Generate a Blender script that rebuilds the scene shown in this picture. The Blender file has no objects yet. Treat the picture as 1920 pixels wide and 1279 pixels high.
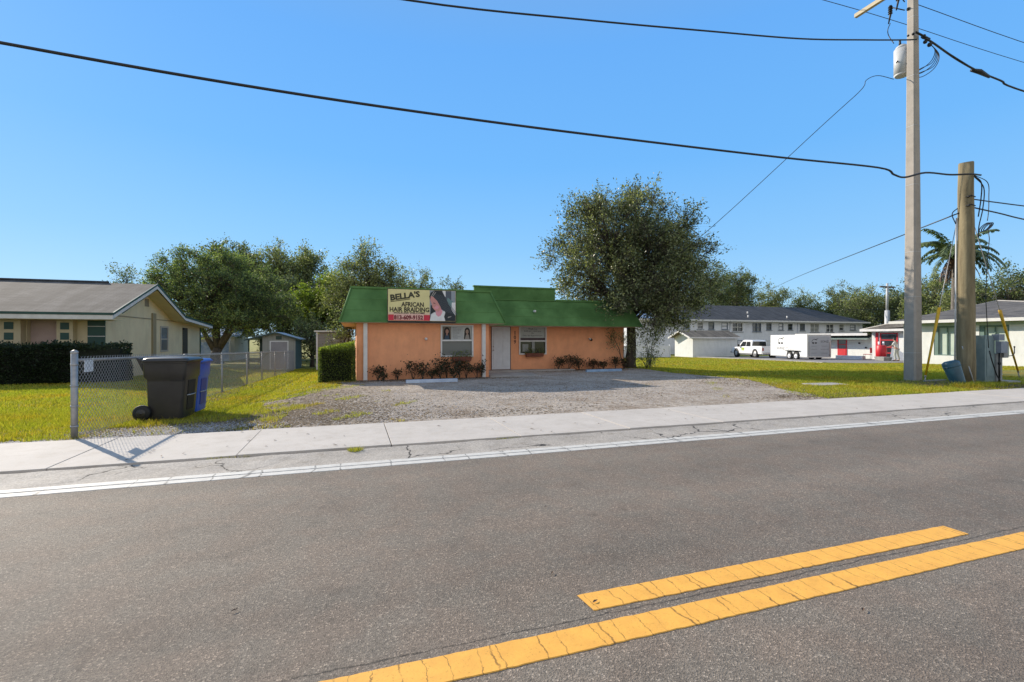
import bpy, bmesh, math, random
import numpy as np
from mathutils import Vector, Matrix, Euler
random.seed(7)
SC = bpy.context.scene
COL = SC.collection
R = math.radians

# ------------------------------------------------------------------ terrain
def sm(a, b, x):
    t = max(0., min(1., (x - a) / (b - a)))
    return t * t * (3 - 2 * t)
def gh(X, Y):
    Y0 = 9 + 13 * sm(-2.5, .3, X) - 8 * sm(13, 16.5, X) + 9 * (1 - sm(-8, -5, X))
    d = min(Y, 44) - Y0
    return -0.02 * (d if d > 1 else (0 if d < -1 else (d + 1) ** 2 / 4))

# ------------------------------------------------------------------ materials
MATS = {}
def lin(c):
    return tuple(c) + (1.,)
def newmat(name):
    m = bpy.data.materials.new(name); m.use_nodes = True
    nt = m.node_tree; b = nt.nodes['Principled BSDF']
    MATS[name] = m
    return m, nt, b
def N(nt, t, **kw):
    n = nt.nodes.new(t)
    for k, v in kw.items(): setattr(n, k, v)
    return n
def ramp(nt, src, stops):
    r = N(nt, 'ShaderNodeValToRGB')
    e = r.color_ramp.elements
    while len(e) < len(stops): e.new(.5)
    for i, (p, c) in enumerate(stops):
        e[i].position = p
        e[i].color = lin(c) if hasattr(c, '__len__') else (c, c, c, 1)
    nt.links.new(src, r.inputs[0])
    return r.outputs[0]
def coord(nt, kind='Object'):
    if kind == 'World': return N(nt, 'ShaderNodeNewGeometry').outputs['Position']
    return N(nt, 'ShaderNodeTexCoord').outputs[kind]
def noise(nt, vec, scale, detail=3, rough=.5, sx=None):
    if sx:
        mp = N(nt, 'ShaderNodeMapping'); mp.inputs['Scale'].default_value = sx
        nt.links.new(vec, mp.inputs[0]); vec = mp.outputs[0]
    n = N(nt, 'ShaderNodeTexNoise'); n.inputs['Scale'].default_value = scale
    n.inputs['Detail'].default_value = detail; n.inputs['Roughness'].default_value = rough
    nt.links.new(vec, n.inputs['Vector'])
    return n.outputs['Fac']
def mix(nt, fac, a, b, mode='MIX'):
    m = N(nt, 'ShaderNodeMix', data_type='RGBA', blend_type=mode)
    for s, v in ((m.inputs[0], fac), (m.inputs[6], a), (m.inputs[7], b)):
        if hasattr(v, 'links'): nt.links.new(v, s)
        elif hasattr(v, '__len__'): s.default_value = lin(v)
        else: s.default_value = v
    return m.outputs[2]
def math_(nt, op, a, b=0.):
    m = N(nt, 'ShaderNodeMath', operation=op)
    for s, v in ((m.inputs[0], a), (m.inputs[1], b)):
        if hasattr(v, 'links'): nt.links.new(v, s)
        else: s.default_value = v
    return m.outputs[0]
def bump(nt, b, h, strength=.4, dist=.01):
    n = N(nt, 'ShaderNodeBump'); n.inputs['Strength'].default_value = strength
    n.inputs['Distance'].default_value = dist
    nt.links.new(h, n.inputs['Height']); nt.links.new(n.outputs[0], b.inputs['Normal'])
def basic(name, c1, c2=None, scale=6, rough=.7, metal=0, bmp=0, bscale=60, space='Object', sx=None, spec=None, fine=0):
    m, nt, b = newmat(name)
    c2 = c2 or tuple(x * .8 for x in c1)
    v = coord(nt, space)
    f = noise(nt, v, scale, 5, .6, sx)
    col = ramp(nt, f, [(.35, c2), (.65, c1)])
    if fine:
        g = noise(nt, v, 150, 2, .7)
        col = mix(nt, fine, col, ramp(nt, g, [(.3, .15), (.7, 1.)]), 'MULTIPLY')
    nt.links.new(col, b.inputs['Base Color'])
    b.inputs['Roughness'].default_value = rough; b.inputs['Metallic'].default_value = metal
    if spec is not None: b.inputs['Specular IOR Level'].default_value = spec
    if bmp: bump(nt, b, noise(nt, v, bscale, 4, .6), bmp, .01)
    return m

def foliage(name, dark, mid, lite, trans=.35, rough=.55, wscale=.6):
    m, nt, b = newmat(name)
    g = N(nt, 'ShaderNodeNewGeometry')
    f = noise(nt, g.outputs['Position'], wscale, 2)
    mx = math_(nt, 'ADD', math_(nt, 'MULTIPLY', g.outputs['Random Per Island'], .6), math_(nt, 'MULTIPLY', f, .5))
    col = ramp(nt, mx, [(.2, dark), (.5, mid), (.85, lite)])
    nt.links.new(col, b.inputs['Base Color']); b.inputs['Roughness'].default_value = rough
    b.inputs['Specular IOR Level'].default_value = .35
    t = N(nt, 'ShaderNodeBsdfTranslucent')
    hs = mix(nt, 1., col, (1.25, 1.35, .6), 'MULTIPLY'); nt.links.new(hs, t.inputs[0])
    ms = N(nt, 'ShaderNodeMixShader'); ms.inputs[0].default_value = trans
    nt.links.new(b.outputs[0], ms.inputs[1]); nt.links.new(t.outputs[0], ms.inputs[2])
    nt.links.new(ms.outputs[0], nt.nodes['Material Output'].inputs[0])
    return m

def mat_asphalt():
    m, nt, b = newmat('asphalt'); v = coord(nt, 'World')
    base = ramp(nt, noise(nt, v, .55, 4, .6), [(.3, (.184, .149, .116)), (.7, (.224, .182, .142))])
    vo = N(nt, 'ShaderNodeTexVoronoi'); vo.inputs['Scale'].default_value = 125; nt.links.new(v, vo.inputs['Vector'])
    sep = N(nt, 'ShaderNodeSeparateColor'); nt.links.new(vo.outputs['Color'], sep.inputs[0])
    ag = ramp(nt, sep.outputs[0], [(0, .50), (.5, .90), (.9, 1.15), (1, 2.2)])
    col = mix(nt, .85, base, ag, 'MULTIPLY')
    tint = ramp(nt, noise(nt, v, 3.2, 3), [(.4, (1.03, .98, .94)), (.6, (.96, 1.0, 1.0))])
    col = mix(nt, .7, col, tint, 'MULTIPLY')
    big = ramp(nt, noise(nt, v, .5, 5, .6, (.12, 1.5, 1)), [(.32, .80), (.5, 1.), (.68, 1.10)])
    col = mix(nt, 1., col, big, 'MULTIPLY')
    trk = N(nt, 'ShaderNodeSeparateXYZ'); nt.links.new(v, trk.inputs[0])
    tw = math_(nt, 'SINE', math_(nt, 'MULTIPLY', math_(nt, 'ADD', trk.outputs[1], math_(nt, 'MULTIPLY', noise(nt, v, .4, 3), .5)), 3.55))
    col = mix(nt, .8, col, ramp(nt, tw, [(0, .93), (1, 1.05)]), 'MULTIPLY')
    pt_ = ramp(nt, noise(nt, v, 1.9, 6, .7), [(.30, .84), (.45, 1.), (.62, 1.05)])
    col = mix(nt, 1., col, pt_, 'MULTIPLY')
    oil = ramp(nt, noise(nt, v, 6.5, 2, .4), [(.22, .62), (.30, 1.)])
    col = mix(nt, .7, col, oil, 'MULTIPLY')
    # seam running along the road between the paint lines
    s = N(nt, 'ShaderNodeSeparateXYZ'); nt.links.new(v, s.inputs[0])
    wob = math_(nt, 'MULTIPLY', math_(nt, 'SUBTRACT', noise(nt, v, 2.2, 6, .7), .5), .10)
    yy = math_(nt, 'ABSOLUTE', math_(nt, 'ADD', math_(nt, 'SUBTRACT', s.outputs[1], 2.287), wob))
    cr = ramp(nt, math_(nt, 'ADD', yy, math_(nt, 'MULTIPLY', noise(nt, v, 30, 2), .012)), [(.007, .32), (.014, 1.)])
    col = mix(nt, 1., col, cr, 'MULTIPLY')
    nt.links.new(col, b.inputs['Base Color']); b.inputs['Roughness'].default_value = .82
    h = math_(nt, 'ADD', vo.outputs['Distance'], noise(nt, v, 220, 2))
    bump(nt, b, h, .55, .006)
    return m
def mat_paint(name, c1, c2, sx, grime=.5):
    m, nt, b = newmat(name); v = coord(nt, 'World')
    col = ramp(nt, noise(nt, v, 9, 5, .65), [(.3, c2), (.62, c1)])
    mp = N(nt, 'ShaderNodeMapping'); mp.inputs['Scale'].default_value = sx
    w = N(nt, 'ShaderNodeVectorMath', operation='MULTIPLY_ADD')
    nn = N(nt, 'ShaderNodeTexNoise'); nn.inputs['Scale'].default_value = 5; nt.links.new(v, nn.inputs['Vector'])
    nn.inputs['Detail'].default_value = 6; nn.inputs['Roughness'].default_value = .65
    nt.links.new(nn.outputs['Color'], w.inputs[0]); w.inputs[1].default_value = (.11, .0, 0); nt.links.new(v, w.inputs[2])
    nt.links.new(w.outputs[0], mp.inputs[0])
    vo = N(nt, 'ShaderNodeTexVoronoi', feature='DISTANCE_TO_EDGE'); vo.inputs['Scale'].default_value = 1
    nt.links.new(mp.outputs[0], vo.inputs['Vector'])
    mask = ramp(nt, noise(nt, v, 6.5, 4, .7), [(.36, .1), (.52, .95)])
    ck = ramp(nt, vo.outputs['Distance'], [(.006, .28), (.020, 1.)])
    col = mix(nt, mask, col, mix(nt, 1., col, ck, 'MULTIPLY'))
    sp = ramp(nt, noise(nt, v, 75, 4, .7), [(.30, .35), (.42, 1.)])
    col = mix(nt, grime, col, sp, 'MULTIPLY')
    nt.links.new(col, b.inputs['Base Color']); b.inputs['Roughness'].default_value = .7
    bump(nt, b, noise(nt, v, 90, 4, .7), .3, .004)
    return m
def mat_concrete(name, c1, c2, cracks=0, stain=.5):
    m, nt, b = newmat(name); v = coord(nt, 'World')
    col = ramp(nt, noise(nt, v, 1.3, 6, .65), [(.3, c2), (.65, c1)])
    sp = ramp(nt, noise(nt, v, 120, 3, .8), [(.28, .6), (.5, 1.)])
    col = mix(nt, .6, col, sp, 'MULTIPLY')
    st = ramp(nt, noise(nt, v, 4.5, 6, .75), [(.3, (.72, .68, .62)), (.5, (1, 1, 1))])
    col = mix(nt, stain, col, st, 'MULTIPLY')
    if cracks:
        w = N(nt, 'ShaderNodeVectorMath', operation='MULTIPLY_ADD')
        nn = N(nt, 'ShaderNodeTexNoise'); nn.inputs['Scale'].default_value = 4; nn.inputs['Detail'].default_value = 6
        nt.links.new(v, nn.inputs['Vector'])
        nt.links.new(nn.outputs['Color'], w.inputs[0]); w.inputs[1].default_value = (.35, .35, 0); nt.links.new(v, w.inputs[2])
        vo = N(nt, 'ShaderNodeTexVoronoi', feature='DISTANCE_TO_EDGE'); vo.inputs['Scale'].default_value = 1.1
        nt.links.new(w.outputs[0], vo.inputs['Vector'])
        mask = ramp(nt, noise(nt, v, .9, 2), [(.5, 0.), (.56, 1.)])
        ck = ramp(nt, vo.outputs['Distance'], [(.004, .06), (.014, 1.)])
        col = mix(nt, mask, col, mix(nt, 1., col, ck, 'MULTIPLY'))
        vo2 = N(nt, 'ShaderNodeTexVoronoi'); vo2.inputs['Scale'].default_value = 70; nt.links.new(v, vo2.inputs['Vector'])
        sep = N(nt, 'ShaderNodeSeparateColor'); nt.links.new(vo2.outputs['Color'], sep.inputs[0])
        col = mix(nt, .6, col, ramp(nt, sep.outputs[0], [(0, .55), (.6, 1.), (1, 1.35)]), 'MULTIPLY')
    nt.links.new(col, b.inputs['Base Color']); b.inputs['Roughness'].default_value = .85
    bump(nt, b, noise(nt, v, 140, 4, .7), .25, .005)
    return m
def mat_gravel():
    m, nt, b = newmat('gravel'); v = coord(nt, 'World')
    col = ramp(nt, noise(nt, v, .8, 6, .7), [(.30, (.27, .20, .14)), (.48, (.43, .365, .30)), (.72, (.56, .50, .435))])
    s = N(nt, 'ShaderNodeSeparateXYZ'); nt.links.new(v, s.inputs[0])
    e1 = math_(nt, 'ADD', s.outputs[0], math_(nt, 'MULTIPLY', noise(nt, v, .9, 6, .7), 4.5))
    soil = ramp(nt, math_(nt, 'DIVIDE', e1, 6.), [(.12, 1.), (.62, 0.)])
    col = mix(nt, math_(nt, 'MULTIPLY', soil, .75), col, (.27, .20, .13))
    for sc, k in ((38, .6), (14, .3)):
        vo = N(nt, 'ShaderNodeTexVoronoi'); vo.inputs['Scale'].default_value = sc; nt.links.new(v, vo.inputs['Vector'])
        sep = N(nt, 'ShaderNodeSeparateColor'); nt.links.new(vo.outputs['Color'], sep.inputs[0])
        col = mix(nt, k, col, ramp(nt, sep.outputs[0], [(0, .35), (.3, .8), (.8, 1.05), (1, 1.6)]), 'MULTIPLY')
    br = ramp(nt, noise(nt, v, 5, 6, .75), [(.33, (.6, .5, .38)), (.5, (1, 1, 1))])
    col = mix(nt, .75, col, br, 'MULTIPLY')
    nt.links.new(col, b.inputs['Base Color']); b.inputs['Roughness'].default_value = .95
    bump(nt, b, noise(nt, v, 45, 5, .8), 1., .03)
    return m
def mat_lawn():
    m, nt, b = newmat('lawn'); v = coord(nt, 'World')
    col = ramp(nt, noise(nt, v, 22, 5, .75), [(.3, (.07, .075, .015)), (.5, (.21, .215, .03)), (.68, (.40, .37, .06))])
    br = ramp(nt, noise(nt, v, .45, 5, .65), [(.36, (1.25, .85, .6)), (.52, (1, 1, 1)), (.7, (.9, 1.05, .8))])
    col = mix(nt, .8, col, br, 'MULTIPLY')
    nt.links.new(col, b.inputs['Base Color']); b.inputs['Roughness'].default_value = .95
    bump(nt, b, noise(nt, v, 40, 4, .8), 1., .05)
    return m
def mat_grass():
    m, nt, b = newmat('grass_blades')
    g = N(nt, 'ShaderNodeNewGeometry'); v = g.outputs['Position']
    c = ramp(nt, g.outputs['Random Per Island'], [(0, (.12, .14, .010)), (.4, (.32, .335, .035)), (.85, (.54, .51, .08)), (1, (.50, .33, .08))])
    br = ramp(nt, noise(nt, v, .5, 5, .65), [(.34, (1.2, .86, .8)), (.5, (1, 1, 1)), (.7, (.82, 1.0, .9))])
    c = mix(nt, .8, c, br, 'MULTIPLY')
    nt.links.new(c, b.inputs['Base Color']); b.inputs['Roughness'].default_value = .6
    b.inputs['Specular IOR Level'].default_value = .2
    t = N(nt, 'ShaderNodeBsdfTranslucent'); nt.links.new(mix(nt, 1., c, (1.3, 1.35, .5), 'MULTIPLY'), t.inputs[0])
    ms = N(nt, 'ShaderNodeMixShader'); ms.inputs[0].default_value = .4
    nt.links.new(b.outputs[0], ms.inputs[1]); nt.links.new(t.outputs[0], ms.inputs[2])
    nt.links.new(ms.outputs[0], nt.nodes['Material Output'].inputs[0])
    return m
def mat_shingle(name, c1, c2):
    m, nt, b = newmat(name); v = coord(nt, 'Object')
    col = ramp(nt, noise(nt, v, 1.2, 6, .7, (.5, 2.5, 2.5)), [(.35, c2), (.6, c1)])
    stk = ramp(nt, noise(nt, v, 1.6, 4, .6, (1.6, .25, .25)), [(.38, .60), (.6, 1.12)])
    col = mix(nt, .9, col, stk, 'MULTIPLY')
    br = N(nt, 'ShaderNodeTexBrick'); br.inputs['Scale'].default_value = 1
    br.inputs['Brick Width'].default_value = .3; br.inputs['Row Height'].default_value = .13
    br.inputs['Mortar Size'].default_value = .012
    br.inputs['Color1'].default_value = (1, 1, 1, 1); br.inputs['Color2'].default_value = (.78, .78, .78, 1)
    br.inputs['Mortar'].default_value = (.45, .45, .45, 1); nt.links.new(v, br.inputs['Vector'])
    col = mix(nt, .75, col, br.outputs[0], 'MULTIPLY')
    sp = ramp(nt, noise(nt, v, 60, 3, .8), [(.3, .7), (.6, 1.1)])
    col = mix(nt, .6, col, sp, 'MULTIPLY')
    nt.links.new(col, b.inputs['Base Color']); b.inputs['Roughness'].default_value = .9
    return m
def mat_siding(name, c1, c2, step=.18, axis='Z'):
    m, nt, b = newmat(name); v = coord(nt, 'Object')
    col = ramp(nt, noise(nt, v, 1.5, 5, .7), [(.3, c2), (.65, c1)])
    w = N(nt, 'ShaderNodeTexWave', wave_type='BANDS', bands_direction=axis, wave_profile='SAW')
    w.inputs['Scale'].default_value = 1 / step / 3.18; nt.links.new(v, w.inputs['Vector'])
    col = mix(nt, .8, col, ramp(nt, w.outputs['Fac'], [(0, .55), (.12, 1.), (1, .95)]), 'MULTIPLY')
    nt.links.new(col, b.inputs['Base Color']); b.inputs['Roughness'].default_value = .7
    return m
def mat_stucco(name, c1, c2, zdirt=None):
    m, nt, b = newmat(name); v = coord(nt, 'World')
    col = ramp(nt, noise(nt, v, 1.1, 6, .7), [(.3, c2), (.62, c1)])
    col = mix(nt, .5, col, ramp(nt, noise(nt, v, 3, 5, .7, (1, 1, .25)), [(.35, .82), (.55, 1.)]), 'MULTIPLY')
    if zdirt:
        s = N(nt, 'ShaderNodeSeparateXYZ'); nt.links.new(v, s.inputs[0])
        f = math_(nt, 'ADD', s.outputs[2], math_(nt, 'MULTIPLY', noise(nt, v, 2.5, 5, .7), .5))
        col = mix(nt, .8, col, ramp(nt, f, [(.15, zdirt), (.75, (1, 1, 1))]), 'MULTIPLY')
    nt.links.new(col, b.inputs['Base Color']); b.inputs['Roughness'].default_value = .85
    bump(nt, b, noise(nt, v, 35, 4, .7), .35, .02)
    return m
def mat_glass(name, c=(.03, .035, .04), rough=.06):
    m, nt, b = newmat(name)
    b.inputs['Base Color'].default_value = lin(c); b.inputs['Roughness'].default_value = rough
    b.inputs['Specular IOR Level'].default_value = .8
    return m
def flat(name, c, rough=.6):
    return basic(name, c, tuple(x * .92 for x in c), 8, rough)

M = {}
M['asphalt'] = mat_asphalt()
M['yellow_paint'] = mat_paint('yellow_paint', (.88, .45, .075), (.76, .38, .065), (6.8, .22, 1))
M['white_paint'] = mat_paint('white_paint', (.62, .60, .55), (.50, .48, .44), (2.2, .2, 1), .6)
M['sidewalk'] = mat_concrete('sidewalk_concrete', (.55, .505, .455), (.47, .43, .385), 0, .5)
M['gutter'] = mat_concrete('gutter_concrete', (.44, .40, .35), (.34, .305, .265), 1, .7)
M['concrete'] = mat_concrete('concrete', (.42, .40, .37), (.30, .285, .26), 0, .6)
M['gravel'] = mat_gravel(); M['lawn'] = mat_lawn(); M['grass'] = mat_grass()
M['street'] = basic('side_street_asphalt', (.30, .28, .27), (.22, .21, .2), 2, .9, fine=.3, space='World')
M['orange'] = mat_stucco('orange_stucco', (.90, .40, .20), (.73, .32, .165), (.86, .88, .9))
M['cream_wall'] = mat_stucco('cream_stucco', (.72, .62, .40), (.64, .54, .35), (.85, .82, .78))
M['white_wall'] = mat_stucco('white_stucco', (.74, .755, .80), (.66, .675, .72), (.8, .8, .78))
M['bright_wall'] = mat_stucco('bright_stucco', (.74, .75, .73), (.66, .68, .66))
M['mint_wall'] = mat_stucco('mint_stucco', (.42, .54, .50), (.37, .48, .45))
M['green_panel'] = basic('green_paint', (.12, .25, .085), (.065, .145, .045), .9, .85, bmp=.15, spec=.2)
M['green_trim'] = basic('green_trim', (.12, .24, .08), (.09, .19, .06), 3, .8, spec=.2)
M['dark_green'] = basic('dark_green_shutter', (.012, .075, .06), (.008, .05, .045), 3, .5)
M['white_trim'] = basic('white_trim', (.70, .69, .67), (.6, .59, .57), 4, .5)
M['door_white'] = basic('white_door_paint', (.66, .68, .70), (.58, .6, .62), 3, .45)
M['soffit'] = basic('peach_soffit', (.72, .52, .40), (.62, .44, .34), 3, .8)
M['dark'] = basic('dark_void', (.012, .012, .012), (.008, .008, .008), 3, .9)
M['black_plastic'] = basic('dark_plastic', (.040, .037, .034), (.024, .023, .022), 2.5, .34, bmp=.05, bscale=20)
M['tyre'] = basic('rubber', (.012, .012, .012), (.008, .008, .008), 12, .6)
M['blue_plastic'] = basic('blue_plastic', (.025, .10, .48), (.018, .075, .38), 3, .35)
M['steel'] = basic('galvanised_steel', (.42, .41, .40), (.30, .30, .30), 14, .5, .5)
M['wire'] = basic('fence_wire', (.42, .42, .42), (.34, .34, .35), 14, .5, .4)
M['paper'] = flat('paper', (.8, .8, .8), .8)
M['shingle_grey'] = mat_shingle('grey_shingle', (.165, .15, .135), (.095, .087, .08))
M['shingle_dark'] = mat_shingle('dark_shingle', (.085, .088, .095), (.05, .052, .058))
M['shingle_brown'] = mat_shingle('brown_shingle', (.25, .21, .16), (.17, .145, .11))
M['glass'] = mat_glass('window_glass'); M['glass_grey'] = mat_glass('hazy_glass', (.13, .14, .15), .12)
M['car_glass'] = mat_glass('car_glass', (.015, .017, .018), .04)
M['curtain'] = basic('curtain', (.35, .36, .34), (.2, .21, .2), 9, .8, sx=(6, 1, 1))
M['brick_box'] = basic('terracotta_box', (.20, .065, .035), (.13, .04, .025), 9, .8)
M['bark'] = basic('bark', (.11, .09, .07), (.05, .042, .035), 10, .95, bmp=.9, bscale=14, sx=(1, 1, .25))
M['bark_grey'] = basic('grey_bark', (.20, .18, .155), (.11, .095, .08), 7, .95, bmp=.7, bscale=14)
M['leaf_main'] = foliage('oak_leaves', (.034, .046, .022), (.115, .138, .064), (.38, .40, .22), .32, .42)
M['leaf_dark'] = foliage('dark_leaves', (.038, .058, .028), (.11, .145, .065), (.28, .31, .13), .33)
M['leaf_oak'] = foliage('round_oak_leaves', (.036, .068, .038), (.105, .165, .080), (.36, .42, .13), .36, wscale=.3)
M['leaf_light'] = foliage('light_leaves', (.07, .11, .02), (.16, .23, .035), (.30, .34, .07), .4)
M['leaf_olive'] = foliage('olive_leaves', (.06, .078, .036), (.165, .195, .09), (.38, .41, .19), .36)
M['leaf_hedge'] = foliage('hedge_leaves', (.008, .018, .009), (.020, .036, .017), (.045, .07, .028), .15)
M['leaf_bush'] = foliage('bush_leaves', (.040, .058, .020), (.10, .13, .040), (.24, .29, .06), .35)
M['leaf_red'] = foliage('red_green_leaves', (.014, .024, .012), (.036, .052, .024), (.14, .05, .03), .2)
M['leaf_palm'] = foliage('palm_fronds', (.05, .08, .045), (.12, .17, .085), (.26, .32, .15), .35)
M['leaf_dead'] = foliage('dead_fronds', (.10, .06, .035), (.18, .11, .07), (.26, .17, .10), .2)
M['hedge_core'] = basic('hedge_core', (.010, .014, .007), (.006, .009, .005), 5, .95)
M['pole_concrete'] = basic('pole_concrete', (.46, .41, .355), (.38, .34, .295), 3, .8, bmp=.2, bscale=70, fine=.25)
M['pole_wood'] = basic('pole_wood', (.33, .27, .155), (.17, .135, .075), 2.2, .9, bmp=.8, bscale=10, sx=(3, 3, .35), fine=.3)
M['cable'] = basic('black_cable', (.018, .019, .022), (.012, .012, .014), 5, .5)
M['transformer'] = basic('transformer_grey', (.55, .56, .56), (.48, .49, .5), 3, .5)
M['yellow_guard'] = basic('yellow_guard', (.72, .42, .015), (.6, .33, .012), 6, .4)
M['cabinet_teal'] = basic('cabinet_teal', (.22, .29, .29), (.16, .22, .225), 3, .5)
M['cabinet_grey'] = basic('cabinet_grey', (.30, .30, .28), (.22, .22, .21), 4, .6)
M['meter_grey'] = basic('meter_grey', (.24, .27, .32), (.19, .21, .25), 4, .5)
M['pedestal_blue'] = basic('pedestal_blue', (.030, .095, .135), (.02, .07, .10), 3, .35)
M['stop_paint'] = basic('stop_paint', (.60, .68, .78), (.42, .5, .62), 4, .6, fine=.3)
M['stop_blue'] = basic('stop_paint_blue', (.30, .45, .62), (.2, .32, .48), 4, .6, fine=.3)
M['beige_siding'] = mat_siding('beige_siding', (.27, .26, .25), (.22, .215, .205))
M['shed_cream'] = mat_siding('cream_siding', (.36, .37, .35), (.30, .31, .29), .3, 'X')
M['shed_green'] = basic('shed_green', (.05, .09, .085), (.035, .065, .06), 4, .6)
M['metal_roof'] = basic('metal_roof', (.50, .58, .68), (.38, .45, .55), 5, .35, .3, sx=(8, .5, 1))
M['tarp'] = basic('blue_tarp', (.42, .52, .68), (.16, .26, .5), 3, .5, bmp=.6, bscale=4)
M['vinyl'] = basic('white_vinyl', (.78, .79, .82), (.7, .71, .75), 3, .4)
M['car_white'] = basic('white_car_paint', (.80, .80, .80), (.74, .74, .74), 1, .22)
M['trailer_white'] = basic('trailer_skin', (.82, .82, .82), (.76, .76, .76), 1, .35)
M['rim'] = basic('wheel_rim', (.5, .5, .5), (.4, .4, .4), 9, .35, .5)
M['red_paint'] = basic('red_paint', (.62, .02, .03), (.5, .015, .025), 3, .45)
M['tail_red'] = basic('tail_red', (.35, .02, .02), (.25, .015, .015), 3, .2)
M['mint_trim'] = basic('mint_trim', (.14, .22, .19), (.11, .18, .16), 3, .6)
M['panel_pale'] = basic('pale_panel', (.50, .58, .50), (.42, .5, .43), 2, .6)
M['awning'] = basic('awning', (.22, .29, .27), (.17, .23, .21), 3, .8)
M['ink'] = flat('black_ink', (.012, .012, .012), .5)
M['grey_ink'] = flat('grey_ink', (.13, .13, .13), .6)
M['brown_ink'] = flat('brown_number', (.10, .03, .012), .5)
M['skin'] = basic('skin', (.40, .22, .15), (.34, .18, .12), 6, .5)
M['hair'] = basic('dark_hair', (.02, .014, .01), (.012, .009, .007), 12, .6)
M['cloth_white'] = basic('white_cloth', (.58, .58, .54), (.45, .45, .42), 5, .9)
M['dry_leaf'] = basic('dry_leaf', (.16, .09, .05), (.08, .05, .03), 30, .8)
M['stone_chip'] = foliage('shell_chips', (.22, .20, .19), (.36, .34, .33), (.55, .52, .50), 0, .9)
M['litter'] = foliage('leaf_litter', (.07, .05, .03), (.14, .10, .06), (.24, .18, .11), .1, .9)

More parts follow.
